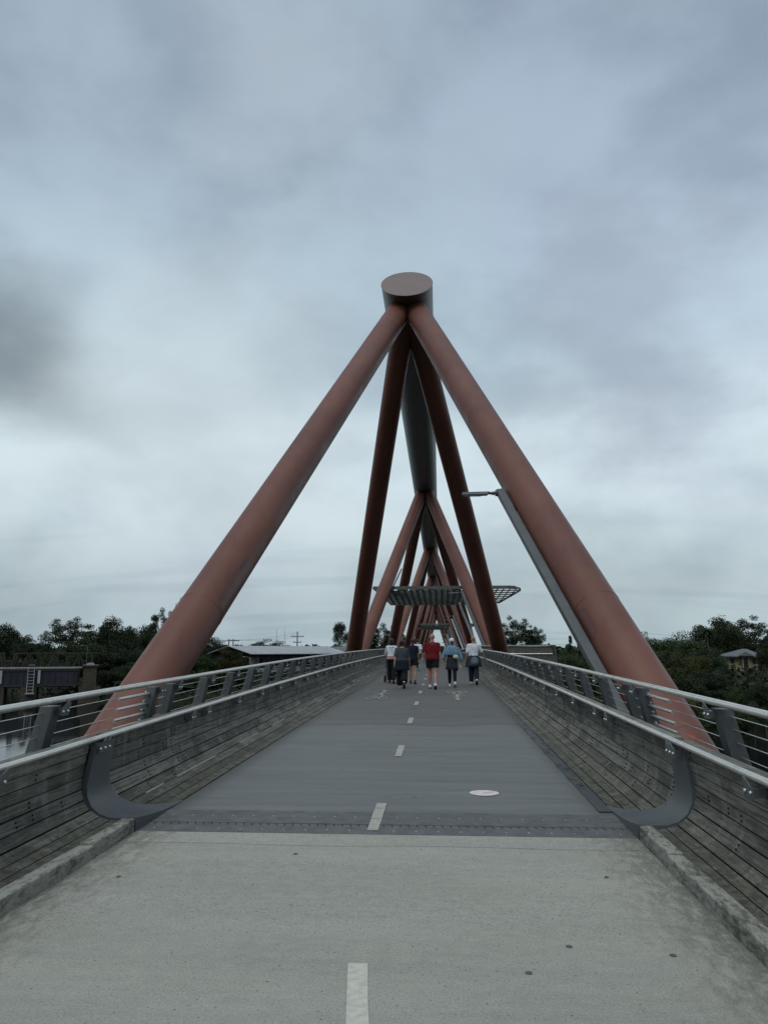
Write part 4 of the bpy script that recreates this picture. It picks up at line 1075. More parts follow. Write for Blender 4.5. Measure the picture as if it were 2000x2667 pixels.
# ------------------------------------------------------------------ old bridges, buildings, poles
def P3(u, v, Y): return at(u, v, Y)
def old_bridge():
    Y0 = 160.; b = P3(236, 1737, Y0); o = Vector((b.x, b.y, WATER_Z))
    a = Vector((-150, Y0-34, 0)); dirn = Vector((a.x-b.x, a.y-b.y, 0)).normalized(); nrm = Vector((-dirn.y, dirn.x, 0)); nrm = nrm if nrm.y < 0 else -nrm
    t = tag(empty('girder_bridge', o), 'old blue grey plate girder bridge on dark stone piers at the far left', 'girder bridge')
    zt, zb = b.z, P3(236, 1782, Y0).z
    def B(m, n, mat, par=t): m.v = [tuple(Vector(v)-o) for v in m.v]; return m.build(n, mat, par)
    L_ = 110
    def pt(s, w, z): q = b+dirn*s+nrm*w; return Vector((q.x, q.y, z))
    def bx(m, s0, s1, w0, w1, z0, z1): m.hexa([pt(s0, w0, z0), pt(s1, w0, z0), pt(s1, w1, z0), pt(s0, w1, z0), pt(s0, w0, z1), pt(s1, w0, z1), pt(s1, w1, z1), pt(s0, w1, z1)])
    m = MB(); bx(m, 2.5, L_, -6, .2, zb, zt-.35); B(m, 'girder', M['navygird'])
    m = MB(); bx(m, 1.5, L_, -.1, .5, zt-.18, zt+.05); B(m, 'top_flange', M['pale'])
    m = MB(); bx(m, 2.5, L_, -.1, .45, zb-.3, zb-.0); bx(m, 2.5, L_, .2, .32, zt-.8, zt-.36); B(m, 'bottom_flange', M['rust'])
    for i in range(80):
        m = MB(); s = 3.0+i*1.2; bx(m, s, s+.09, .2, .30, zb+.01, zt-.82); B(m, 'stiffener', M['navygird'])
    for s in (9.7, 16.8, 26, 36, 47, 60):
        m = MB(); bx(m, s-.25, s+.25, .2, .5, zb+.3, zt-.6); B(m, 'drain_box', M['pale'])
    m = MB(); s0 = 11.2
    for ds in (-.6, .6): bx(m, s0+ds-.06, s0+ds+.06, .7, .82, zb-1.6, zt-.1)
    for i in range(10): z = zb-1.6+i*.62; bx(m, s0-.6, s0+.6, .72, .8, z, z+.09)
    bx(m, s0-.9, s0+.9, .6, 1.3, zb-1.75, zb-1.62)
    B(m, 'inspection_ladder', M['pale'])
    pr = MB()
    bx(pr, -2.2, 2.0, -7, 1.2, WATER_Z-1, zb-.5); p = B(pr, 'stone_pier', M['stone'])
    m = MB(); bx(m, -1.3, 1.3, -6.5, .9, zb-.49, zt+.1); B(m, 'pier_block', M['stone'], p); m = MB(); bx(m, -1.6, 1.6, -6.7, 1.2, zt+.11, zt+.38); B(m, 'pier_cap', M['stone'], p)
    m = MB(); q = pt(.4, .3, 0)
    for i in range(9):
        a1, a2 = math.pi*i/9, math.pi*(i+1)/9; m.hexa([pt(.0-.9*math.cos(a1), -.6, zt+.39), pt(.0-.9*math.cos(a2), -.6, zt+.39), pt(.0-.9*math.cos(a2), .6, zt+.39), pt(.0-.9*math.cos(a1), .6, zt+.39), pt(.0-.9*math.cos(a1), -.6, zt+.39+.5*math.sin(a1)+.001), pt(.0-.9*math.cos(a2), -.6, zt+.39+.5*math.sin(a2)+.001), pt(.0-.9*math.cos(a2), .6, zt+.39+.5*math.sin(a2)+.001), pt(.0-.9*math.cos(a1), .6, zt+.39+.5*math.sin(a1)+.001)])
    B(m, 'pier_finial', M['pale'], p)
    for s in (11.5, 17.5, 33, 50, 66, 82, 99):
        m = MB(); bx(m, s-1.5, s+1.5, -6.5, .4, WATER_Z-1, zb-.31); B(m, 'stone_pier', M['stone'])
    # truss bridge behind
    Y1 = 176.; t2o = pt(0, -16, WATER_Z); t2 = tag(empty('truss_bridge', t2o), 'dark rusty railway truss bridge behind the girder bridge at the far left', 'truss bridge')
    def B2(m, n, mat): m.v = [tuple(Vector(v)-t2o) for v in m.v]; return m.build(n, mat, t2)
    za = P3(245, 1701, Y1).z; zlow = zb-.5
    for w in (-13, -18.5):
        up = MB(); dg = MB(); ve = MB(); lo = MB(); PN = 4.9
        def seg(mm, s0, z0, s1, z1, wd): mm.beam(pt(s0, w, z0), pt(s1, w, z1), wd, wd, (0, 1, 0))
        PN = 2.62
        for sp in range(5):
            S = -1.2+sp*18.6; n = 6; seg(lo, S, zlow, S+18.2, zlow, .5)
            seg(up, S+1.2, za, S+1.2+n*PN, za, .32)
            seg(dg, S, zlow, S+1.2, za, .34); seg(dg, S+1.2+n*PN, za, S+18.2, zlow, .34)
            for i in range(n+1):
                x0 = S+1.2+i*PN; seg(ve, x0, zlow, x0, za-.17, .17)
                if i < n: seg(dg, x0 if i % 2 == 0 else x0+PN, zlow, x0+PN if i % 2 == 0 else x0, za-.17, .24)
        B2(up, 'top_chord', M['rust']); B2(lo, 'bottom_chord', M['rust']); B2(dg, 'diagonals', M['rust']); B2(ve, 'verticals', M['rust'])
    m = MB()
    for i in range(34): m.beam(pt(.1+i*2.62, -13.2, za), pt(.1+i*2.62, -18.3, za), .2, .2)
    B2(m, 'cross_braces', M['rust'])
    m = MB(); bx(m, 0, 100, -18.5, -13, zlow-.5, zlow-.31); B2(m, 'track_deck', M['rust'])
    for s in (33, 66, 99, 0.5):
        m = MB(); bx(m, s-1.8, s+1.8, -19, -12.5, WATER_Z-1, zlow-.51); B2(m, 'stone_pier', M['stone'])
old_bridge()
def shed():
    o = P3(655, 1703, 168); gz = land_z(o.x, o.y); e = P3(900, 1703, 196)
    ax = Vector((e.x-o.x, e.y-o.y, 0)); Ln = ax.length; ax.normalize(); nn = Vector((-ax.y, ax.x, 0)); org = Vector((o.x, o.y, gz))
    t = tag(empty('pavilion_building', org), 'long dark clad pavilion with pale grey metal roof beyond the left railing', 'building')
    ze = o.z; zr = P3(700, 1682, 176).z
    def pt(s, w, z): q = org+ax*s+nn*w; return Vector((q.x, q.y, z))-org
    def bx(m, s0, s1, w0, w1, z0, z1): m.hexa([pt(s0, w0, z0), pt(s1, w0, z0), pt(s1, w1, z0), pt(s0, w1, z0), pt(s0, w0, z1), pt(s1, w0, z1), pt(s1, w1, z1), pt(s0, w1, z1)])
    m = MB(); bx(m, 1, Ln, 1.2, 13, gz, ze-.3); m.build('wall', M['shedwall'], t)
    m = MB(); m.add([pt(1, 1.2, ze-.3), pt(1, 13, ze-.3), pt(1, 7, zr-.25)], [(0, 1, 2)]); m.build('gable', M['shedwall'], t)
    m = MB(); m.hexa([pt(-.4, -.4, ze-.12), pt(Ln+1, -.4, ze-.12), pt(Ln+1, 7, zr-.12), pt(-.4, 7, zr-.12), pt(-.4, -.4, ze), pt(Ln+1, -.4, ze), pt(Ln+1, 7, zr), pt(-.4, 7, zr)])
    m.hexa([pt(-.4, 7, zr-.13), pt(Ln+1, 7, zr-.13), pt(Ln+1, 14, ze-.13), pt(-.4, 14, ze-.13), pt(-.4, 7, zr-.001), pt(Ln+1, 7, zr-.001), pt(Ln+1, 14, ze), pt(-.4, 14, ze)])
    for i in range(22): s = i*Ln/22; m.hexa([pt(s, -.4, ze), pt(s+.06, -.4, ze), pt(s+.06, 7, zr), pt(s, 7, zr), pt(s, -.4, ze+.05), pt(s+.06, -.4, ze+.05), pt(s+.06, 7, zr+.05), pt(s, 7, zr+.05)])
    m.build('roof', M['roof'], t)
    for i in range(9):
        s = 3+i*(Ln-5)/9; m = MB(); bx(m, s, s+1.7, 1.1, 1.19, ze-2.4, ze-1.); m.build('window', M['glass'], t)
    for i in range(8):
        s = 1.5+i*(Ln-2)/8; m = MB(); bx(m, s, s+.25, -.1, .15, gz, ze-.13); m.build('column', M['rust'], t)
    m = MB(); bx(m, 0, Ln, -.2, .0, gz+1.2, gz+2.1); m.build('fascia_board', M['pale'], t)
    m = MB()
    for i in range(12): s = .6+i*.24; bx(m, s, s+.08, .9, 1.1, ze-2.6, ze-.7)
    m.build('slat_screen', M['pale'], t)
    # second flat roof further right
    o2 = P3(838, 1700, 215); g2 = land_z(o2.x, o2.y); t2 = tag(empty('flat_roofed_building', (o2.x, o2.y, g2)), 'small pale flat roofed building with corrugated parapet beside the dark left leg', 'building')
    h = P3(838, 1684, 215).z-g2
    m = MB(); m.box((0, 0, 0), (8.6, 9, h-1.2)); m.build('wall', M['wallc'], t2)
    m = MB(); m.box((-.1, -.1, h-1.19), (8.8, .1, h)); m.box((-.1, .11, h-1.19), (.1, 9, h)); m.box((8.6, .11, h-1.19), (8.8, 9, h))
    for i in range(24): m.box((.02+i*.36, -.15, h-1.15), (.2+i*.36, -.101, h-.05))
    m.build('parapet', M['pale'], t2)
    m = MB(); m.box((2, -.06, h-3.), (4, -.001, h-1.6)); m.build('window', M['glass'], t2)
shed()
def house():
    o = P3(1940, 1768, 168); gz = land_z(o.x, o.y); base = min(o.z, gz+.2); ze = P3(1940, 1708, 168).z; zr = P3(1940, 1690, 168).z
    t = tag(empty('yellow_house', (o.x, o.y, base), R(-12)), 'two storey pale yellow house with grey hip roof on the right bank', 'house')
    H = ze-base; W = 6.6
    m = MB(); m.box((-3.4, 0, 0), (W-3.4, 9, H)); m.box((-.4, -.8, 0), (.9, -.001, H)); m.build('wall', M['render'], t)
    m = MB(); rz = zr-base; x0, x1 = -4.1, W-2.8; m.add([(x0, -1.2, H), (x1, -1.2, H), (x1, 10, H), (x0, 10, H), (x0+4.5, 4.4, rz), (x1-2.4, 4.4, rz)], [(0, 1, 5, 4), (1, 2, 5), (2, 3, 4, 5), (3, 0, 4), (0, 3, 2, 1)])
    m.add([(-1.2, -1.6, H+.01), (1.7, -1.6, H+.01), (1.7, 3, H+.01), (-1.2, 3, H+.01), (.25, -1.6, H+.9), (.25, 3., H+.9)], [(0, 1, 4), (1, 2, 5, 4), (2, 3, 5), (3, 0, 4, 5)])
    m.build('roof', M['roofd'], t)
    m = MB(); m.box((x0, -1.28, H-.25), (x1, -1.21, H-.01)); m.build('gutter', M['roofd'], t)
    for (x, z, w, h) in ((-2.6, H-1.6, .75, 1.0), (1.6, H-1.7, .8, 1.1), (-2.3, .9, .5, 1.4), (-1.4, .9, .5, 1.4), (2.1, .9, .8, 1.2)):
        m = MB(); m.box((x, -.05, z), (x+w, -.002, z+h)); f = m.build('window', M['glass'], t)
        m = MB(); m.box((x-.07, -.07, z-.08), (x+w+.07, -.051, z-.01)); m.build('sill', M['pale'], f)
    m = MB(); m.box((-.2, -.86, H-2.4), (.7, -.802, H-.4)); m.build('window', M['glass'], t)
    m = MB(); m.box((-.1, -.86, 0.1), (.7, -.802, 1.9)); m.build('door', M['shedwall'], t)
    m = MB(); m.box((1.4, -1.3, H-2.75), (W-3.3, -.002, H-2.6)); fb = m.build('balcony', M['pale'], t)
    m = MB(); m.box((1.4, -1.3, H-1.7), (W-3.3, -1.24, H-1.62))
    for i in range(14): m.box((1.42+i*.2, -1.28, H-2.59), (1.45+i*.2, -1.25, H-1.71))
    m.build('balustrade', M['rust'], fb)
    for x in (3.2, W-3.6): m = MB(); m.box((x, -1.2, 0), (x+.18, -1.02, H-.02)); m.build('veranda_post', M['rust'], t)
house()
# poles and wires
def hpole(u, vt, Y, label, cat='power pole', arms=1, name='power_pole', vb=None):
    p = P3(u, vt, Y); gz = land_z(p.x, p.y); t = tag(empty(name, (p.x, p.y, gz)), label, cat); h = p.z-gz
    m = MB(); m.tube([(0, 0, -.5), (0, 0, h)], [.20, .13], 8); m.build('pole', M['pole'], t)
    for i in range(arms):
        m = MB(); z = h-1.4-1.5*i if arms > 1 else h-.6; w = 1.7 if i == 0 else 1.1
        m.box((-w, -.08, z), (w, .08, z+.16)); a = m.build('crossarm', M['pole'], t)
        m = MB()
        for x in (-w*.9, -w*.45, w*.45, w*.9): m.tube([(x, 0, z+.16), (x, 0, z+.42)], .06, 6)
        m.build('insulators', M['pole'], a)
    return p
pa = hpole(775, 1645, 205, 'timber power pole with two crossarms above the grey metal roof', arms=2)
pb = hpole(597, 1664, 205, 'left one of the paired power poles beside the left red leg'); pc = hpole(608, 1664, 204, 'right one of the paired power poles beside the left red leg')
for u, lb in ((720, 'left thin leaning mast above the grey roof'), (741, 'right thin leaning mast above the grey roof')):
    p = P3(u, 1638, 320); g = P3(u+5, 1684, 320); t = tag(empty('radio_mast', (g.x, g.y, land_z(g.x, g.y))), lb, 'mast'); m = MB(); m.tube([(0, 0, 0), (p.x-g.x, 0, p.z-land_z(g.x, g.y))], [.12, .07], 6); m.build('mast_tube', M['pale'], t)
pd = hpole(347, 1700, 182, 'grey power pole with crossarm in front of the dark trees on the left bank')
def light_pole(u, v, Y, label):
    p = P3(u, v, Y); gz = land_z(p.x, p.y); t = tag(empty('street_light', (p.x, p.y, gz)), label, 'street light'); h = p.z-gz
    m = MB(); m.tube([(0, 0, 0), (0, 0, h-.4), (-.3, 0, h), (-1., 0, h+.12)], [.09, .055, .05, .04], 8); m.build('pole', M['wallc'], t, smooth='all')
    m = MB(); m.box((-1.5, -.10, h+.07), (-1., .10, h+.17)); m.build('lamp_head', M['pale'], t)
light_pole(229, 1682, 170, 'curved street light standing above the stone pier on the left')
light_pole(651, 1712, 160, 'pale street light at the left end of the pavilion')
def pylon(u, vt, Y):
    p = P3(u, vt, Y); gz = land_z(p.x, p.y); t = tag(empty('pylon', (p.x, p.y, gz)), 'small lattice pylon on the skyline beside the right red leg', 'pylon'); h = p.z-gz
    m = MB(); w = .75
    for sx in (-1, 1):
        for sy in (-1, 1): m.beam((sx*w*1.5, sy*w*1.5, 0), (sx*w, sy*w, h), .12, .12)
    for i in range(9):
        z = h-i*1.6
        for sy in (-1, 1): m.beam((-w, sy*w, z), (w, sy*w, z), .1, .1); m.beam((-w, sy*w, z), (w, sy*w, z-1.6), .09, .09); m.beam((w, sy*w, z), (-w, sy*w, z-1.6), .09, .09)
    m.build('lattice', M['pole'], t); m = MB(); m.box((-2.2, -.1, h-4.), (2.2, .1, h-3.8)); m.build('crossarm', M['pole'], t)
    return p
pp = pylon(1675, 1646, 215)
def wires(label, pairs, rad=.018, sag=.6):
    a0 = Vector(pairs[0][0]); t = tag(empty('power_line', a0), label, 'power line', 'overhead power lines')
    for a, b in pairs:
        a, b = Vector(a), Vector(b); m = MB(); m.tube([a+(b-a)*i/16-Vector((0, 0, sag*4*(i/16)*(1-i/16)))-a0 for i in range(17)], rad, 5); m.build('wire', M['wire'], t)
wires('five sagging cables crossing in front of the old girder bridge', [(P3(347, 1706+i*8, 182), P3(-160, 1752+i*26, 150)) for i in range(5)], .03, 1.0)
wires('thin cables between the pole above the grey roof and the paired poles', [(pa-Vector((0, 0, .2+i*.6)), pb-Vector((-.6+i*.6, 0, .3))) for i in range(3)], .022, .5)
wires('thin cables across the sky right of the lookout bay', [(P3(1400, 1664+i*15, 260), P3(1560, 1660+i*13, 250)) for i in range(4)], .026, .2)
wires('thin cables on the skyline from the pylon to the right edge', [(pp+Vector((0, 0, -.3-i*2.2)), P3(2060, 1668+i*14, 230)) for i in range(2)], .024, .5)

# ------------------------------------------------------------------ people
def skin(name, c): return simple(name, c, .55, .10, 4)
SK_PALE = skin('pale_skin', (.42, .24, .18)); SK_TAN = skin('tan_skin', (.33, .18, .115)); SK_RED = skin('ruddy_skin', (.40, .20, .15))
def cloth(name, c, var=.18): 
    n = NT(name); a = n.noise(9, detail=6, rough=.65); f = n.ramp(a, .3, .7)
    return n.out(n.mix(f, tuple(q*(1-var) for q in c), tuple(min(1, q*(1+var)) for q in c)), .9, bump=n.noise(14, (1, 1, .5), 4, .6), bstr=.5, bdist=.02, spec=.15)
C_ = {k: cloth(k+'_cloth', v) for k, v in dict(white=(.66, .67, .72), pink=(.36, .19, .21), black=(.012, .012, .014), teal=(.050, .066, .074), navy=(.014, .018, .032), red=(.135, .012, .018), blue=(.15, .245, .33), char=(.030, .032, .038), darkpl=(.030, .034, .045), jean=(.016, .020, .034), bluegrey=(.115, .145, .185), cream=(.50, .48, .43)).items()}
C_['hairblack'] = simple('black_hair', (.010, .008, .008), .5, .3, 30); C_['hairred'] = simple('dark_red_hair', (.030, .010, .010), .5, .3, 30); C_['shoew'] = simple('white_shoe', (.60, .60, .60), .6, .1); C_['shoeb'] = simple('black_shoe', (.012, .012, .013), .6, .2)
C_['sole'] = simple('shoe_sole', (.03, .03, .03), .8); C_['solew'] = simple('pale_sole', (.5, .5, .5), .8); C_['bottle'] = simple('pale_blue_bottle', (.20, .36, .42), .3); C_['eye'] = simple('eye_dark', (.04, .03, .025), .2); C_['rubber'] = simple('rubber', (.012, .012, .012), .8); C_['clear'] = simple('clear_bottle', (.45, .48, .48), .15)
C_['lip'] = simple('lip', (.28, .11, .10), .5)
def person(x, y, h, label, skinm, legs, arms, w=1., vox=.0075, female=False, rz=0., headturn=0.):
    """legs: ((thigh deg, knee deg, foot pitch deg) left, right); arms: two dicts"""
    S = h/1.75; t = tag(empty('person', (x, y, zd(y)), rz), label, 'person'); t.scale = (S, S, S)
    I = dict(t=t, S=S); hx = .088*(1.04 if female else 1)
    foot = []
    J = []
    for i, (a, k, fp) in enumerate(legs):
        s = -1 if i == 0 else 1
        hip = Vector((s*hx, 0, 0)); a_, b_ = R(a), R(a-k)
        kn = hip+Vector((0, math.sin(a_), -math.cos(a_)))*.425; an = kn+Vector((0, math.sin(b_), -math.cos(b_)))*.415
        J.append([hip, kn, an, R(fp)])
    def foot_pts(an, p):     # p>0: toe down
        f = Vector((0, math.cos(p), -math.sin(p))); dn = Vector((0, -math.sin(p), -math.cos(p)))
        return an+dn*.055-f*.055, an+dn*.065+f*.08, an+dn*.07+f*.175
    low = min(min(q.z for q in foot_pts(j[2], j[3]))-.022 for j in J)
    hz = -low
    for j in J:
        for i in range(3): j[i] = j[i]+Vector((0, 0, hz))
    I['hip'] = hz; up = Vector((0, 0, hz-.915))
    prof = [(.86, .145*w, .105*w), (.93, .165*w*(1.05 if female else 1), .118*w), (1.0, .16*w, .115*w), (1.10, .142*w*(.92 if female else 1), .10*w), (1.22, .155*w*(.95 if female else 1), .108*w), (1.33, .172*(.93 if female else 1)*(w+1)/2, .112*(w+1)/2), (1.41, .165*(.92 if female else 1), .095), (1.455, .115, .075), (1.49, .062, .06), (1.56, .052, .055)]
    I['prof'] = prof; I['up'] = up; I['J'] = J; I['w'] = w
    b = MB()
    b.tube([Vector((0, 0, z))+up for z, _, _ in prof], [(p, q) for _, p, q in prof], 20)
    hd = Vector((0, .012, 0))+up
    b.tube([hd+Vector((0, yy, z)) for z, yy in ((1.525, .018), (1.545, .022), (1.585, .012), (1.635, 0), (1.685, -.004), (1.725, -.006), (1.75, -.006))], [(.035, .045), (.05, .066), (.066, .086), (.075, .097), (.073, .094), (.052, .066), (.012, .015)], 18)
    b.tube([hd+Vector((0, .09, 1.645)), hd+Vector((0, .112, 1.612)), hd+Vector((0, .09, 1.60))], [.011, .016, .012], 8)
    b.tube([hd+Vector((-.02, .082, 1.572)), hd+Vector((0, .088, 1.574)), hd+Vector((.02, .082, 1.572))], [.006, .011, .006], 8)
    for s in (-1, 1): b.ball(hd+Vector((s*.077, -.008, 1.63)), (.014, .022, .032), 8, 6)
    for j in J:
        hip, kn, an, fp = j
        b.tube([hip+Vector((0, 0, .03)), hip+(kn-hip)*.25, hip+(kn-hip)*.7, kn, kn+(an-kn)*.15, kn+(an-kn)*.38, kn+(an-kn)*.75, an], [.088*w, .086*w, .066*(w+1)/2, .055, .054, .059, .042, .036], 14)
        q0, q1, q2 = foot_pts(an, fp); b.tube([q0, q1, q2], [(.03, .028), (.042, .026), (.036, .018)], 10, (0, 0, 1)); b.tube([an, q0+(q1-q0)*.3], .035, 10)
    I['hands'] = []; I['arms'] = []
    for i, A in enumerate(arms):
        s = -1 if i == 0 else 1
        sh = Vector((s*(.178*(.92 if female else 1)*((w+1)/2)), 0, 1.405))+up
        if 'target' in A:
            tg = Vector(A['target'])
        else:
            a_, f_ = R(A.get('swing', 0)), R(A.get('bend', 15)); o_ = R(A.get('out', 8))
            el = sh+Vector((s*math.sin(o_), math.sin(a_)*math.cos(o_), -math.cos(a_)*math.cos(o_)))*.29; g = a_+f_
            tg = el+Vector((s*math.sin(o_*.3), math.sin(g), -math.cos(g))).normalized()*.25
        d = tg-sh; L_ = min(d.length, .538); dn = d.normalized(); tg = sh+dn*L_
        la = (L_*L_+.29**2-.25**2)/(2*L_); hh = math.sqrt(max(0, .29**2-la*la)); bh = Vector(A.get('hint', (s*.35, -1, -.1))); bh = (bh-dn*bh.dot(dn)).normalized()
        el = sh+dn*la+bh*hh
        b.tube([sh+Vector((-s*.05, 0, .012)), sh, sh+(el-sh)*.4, el, el+(tg-el)*.3, tg], [.05, .054, .047, .038, .039, .026], 12)
        fd = (tg-el).normalized()
        if 'hand' in A: fd = Vector(A['hand']).normalized()
        pn = Vector(A.get('palm', (-s, 0, 0))); pn = (pn-fd*pn.dot(fd)).normalized(); sd = fd.cross(pn)     # palm normal, across
        if sd.y < 0 and abs(pn.y) < .9: sd = -sd
        b.tube([tg-fd*.01, tg+fd*.03, tg+fd*.085], [(.024, .018), (.036, .016), (.038, .013)], 10, tuple(pn))
        curl = A.get('curl', .35)
        for q in range(4):
            o0 = tg+fd*.08+sd*(-.028+.0187*q); ln = (.060, .074, .078, .068)[q]; p = [o0]; dv = fd.copy(); ax = fd.cross(pn)
            for z in range(3):
                ang = curl*(.6+.5*z); dv = (dv*math.cos(ang)+pn*math.sin(ang)*1.).normalized() if z == 0 else (dv+pn*ang*.8).normalized(); p.append(p[-1]+dv*ln/3*(1.15-.15*z))
            b.tube(p, [.0092, .009, .0085, .0065], 8)
        th = tg+fd*.03+sd*.03; b.tube([th-sd*.012, th+sd*.022+fd*.022+pn*.012, th+sd*.026+fd*.05+pn*.03], [.012, .0105, .008], 8)
        I['hands'].append((tg+fd*.085+pn*.03, fd)); I['arms'].append((sh, el, tg))
    body = remesh(b, 'body', skinm, vox, t, 2)
    for s in (-1, 1):
        m = MB(); m.ball(hd+Vector((s*.030, .083, 1.637)), (.012, .009, .008), 10, 6); m.build('eye', C_['eye'], t, smooth='all')
    m = MB(); m.tube([hd+Vector((-.018, .0945, 1.572)), hd+Vector((0, .1, 1.573)), hd+Vector((.018, .0945, 1.572))], [.004, .006, .004], 6); m.build('mouth', C_['lip'], t, smooth='all')
    I['head'] = hd; I['foot_pts'] = foot_pts
    return I
def prof_at(I, z):
    P = I['prof']
    for (z0, a0, b0), (z1, a1, b1) in zip(P, P[1:]):
        if z <= z1: q = max(0, (z-z0)/(z1-z0)); return a0+(a1-a0)*q, b0+(b1-b0)*q
    return P[-1][1:]
def shell(I, z0, z1, infl, mb, flare=0., n=20):
    zs = [z0+(z1-z0)*i/9 for i in range(10)]
    mb.tube([Vector((0, 0, z))+I['up'] for z in zs], [(prof_at(I, z)[0]+infl+flare*(1-i/9), prof_at(I, z)[1]+infl+flare*(1-i/9)) for i, z in enumerate(zs)], n)
def shirt(I, mat, z0=.90, frac=.9, infl=.014, name='shirt', flare=.012, part=None, neck=1.465):
    m = MB(); shell(I, z0, neck, infl, m, flare)
    for sh, el, tg in I['arms']:
        s = 1 if sh.x > 0 else -1
        pts = [sh+Vector((-s*.06, 0, .01)), sh, sh+(el-sh)*.5, sh+(el-sh)*min(frac, 1)]; rad = [.062, .069, .066, .066]
        if frac > 1: pts += [el+(tg-el)*.4, el+(tg-el)*(frac-1)]; rad = [.062, .068, .062, .056, .054, .040]
        m.tube(pts, rad, 14)
    return remesh(m, name, mat, .011, I['t'], 3)
def trousers(I, mat, frac=2., infl=.012, name='trousers', wide=0., top=1.0):
    m = MB(); shell(I, .845, top, infl, m)
    for hip, kn, an, fp in I['J']:
        w = I['w']; pts = [hip+Vector((0, 0, .02)), hip+(kn-hip)*.3, hip+(kn-hip)*min(1, frac)]; rad = [.096*w+infl, .088*w+infl, (.066 if frac >= 1 else .088)*(w+1)/2+infl+wide*.5]
        if frac > 1: pts += [kn+(an-kn)*.4, kn+(an-kn)*(frac-1)]; rad += [.060+infl+wide*.8, .043+infl+wide]
        m.tube(pts, rad, 14)
    return remesh(m, name, mat, .011, I['t'], 3)
def shoes(I, mat, sole):
    for hip, kn, an, fp in I['J']:
        q0, q1, q2 = I['foot_pts'](an, fp); f = (q2-q0).normalized(); dn = Vector((0, -math.sin(fp), -math.cos(fp)))
        m = MB(); m.tube([q0-f*.022+dn*-.01, q0+f*.03, q1, q2, q2+f*.03], [(.030, .026), (.042, .040), (.049, .036), (.044, .028), (.022, .014)], 12, (0, 0, 1)); m.tube([an+Vector((0, 0, .025)), an+dn*.05], [.044, .046], 12)
        s = remesh(m, 'shoe', mat, .008, I['t'], 2)
        m = MB(); o_ = dn*.024; m.tube([q0-f*.03+o_*1.1, q0+f*.05+o_, q1+o_, q2+f*.02+o_, q2+f*.042+o_*.7], [(.034, .012), (.042, .014), (.050, .014), (.043, .013), (.02, .01)], 12, (0, 0, 1)); m.build('sole', sole, s, smooth='all')
def hair(I, mat, length=0., kind='long', vol=1.):
    h = I['head']; m = MB(); m.ball(h+Vector((0, -.022, 1.668)), (.087*vol, .100*vol, .098), 16, 12)
    if length: m.tube([h+Vector((0, -.05, 1.68)), h+Vector((0, -.062, 1.58)), h+Vector((0, -.07, 1.58-length))], [(.085*vol, .06), (.092*vol, .055), (.075*vol, .03)], 14)
    if kind == 'tail': m.tube([h+Vector((0, -.09, 1.69)), h+Vector((0, -.14, 1.66)), h+Vector((0, -.13, 1.56)), h+Vector((0, -.11, 1.44)), h+Vector((0, -.11, 1.38))], [.03, .036, .036, .028, .008], 10)
    return remesh(m, 'hair', mat, .009, I['t'], 3)
def around(I, z0, z1, infl, flare, mat, name, jag=0., seed=1):
    r = random.Random(seed); m = MB(); n = 28; vs = []; K = 8
    for i in range(K+1):
        z = z1+(z0-z1)*i/K
        a, b = prof_at(I, max(z, .90)); a += infl+flare*(i/K); b += infl+flare*(i/K)
        for j in range(n):
            an = 2*math.pi*j/n; wv = 1+.05*math.sin(an*5+seed)*i/K+.03*math.sin(an*9)*i/K
            zz = z-(r.uniform(0, jag) if i == K else 0); vs.append(Vector((a*wv*math.cos(an), b*wv*math.sin(an)-.0, zz))+I['up'])
    fs = [(i*n+(j+1) % n, i*n+j, (i+1)*n+j, (i+1)*n+(j+1) % n) for i in range(K) for j in range(n)]
    m.add(vs, fs); o = m.build(name, mat, I['t'], smooth='all'); q = o.modifiers.new('thick', 'SOLIDIFY'); q.thickness = .012; q.offset = -1
    return o
WALK_A = ((24, 4, -8), (-16, 22, 30)); WALK_B = ((-14, 30, 42), (24, 4, -6))
def held(I, i): 
    p, d = I['hands'][i]; return I['t'].matrix_basis @ p
# 1 woman with the pram
p = person(-1.21, 29.6, 1.66, 'person in a white hoodie with pink hem and black trousers pushing a dark pram', SK_PALE, ((16, 4, -4), (-10, 14, 14)), (dict(target=(-.20, .34, 1.03), hint=(-1, -.6, -.6), hand=(0, 1, -.2), palm=(0, 0, -1), curl=.8), dict(target=(.20, .34, 1.03), hint=(1, -.6, -.6), hand=(0, 1, -.2), palm=(0, 0, -1), curl=.8)), female=True, w=.98)
hz = p['hip']
shirt(p, C_['white'], 1.05, 1.95, .024, 'hoodie'); around(p, .93, 1.08, .026, .02, C_['pink'], 'hoodie_hem'); trousers(p, C_['black'], 1.95, .016, wide=.02); shoes(p, C_['shoeb'], C_['sole']); hair(p, C_['hairblack'], .10, vol=1.05)
m = MB(); m.tube([p['up']+Vector(v) for v in ((-.10, -.06, 1.47), (-.06, -.11, 1.43), (0, -.13, 1.40), (.06, -.11, 1.43), (.10, -.06, 1.47))], [.02, .035, .045, .035, .02], 12); remesh(m, 'hood', C_['white'], .01, p['t'], 3)
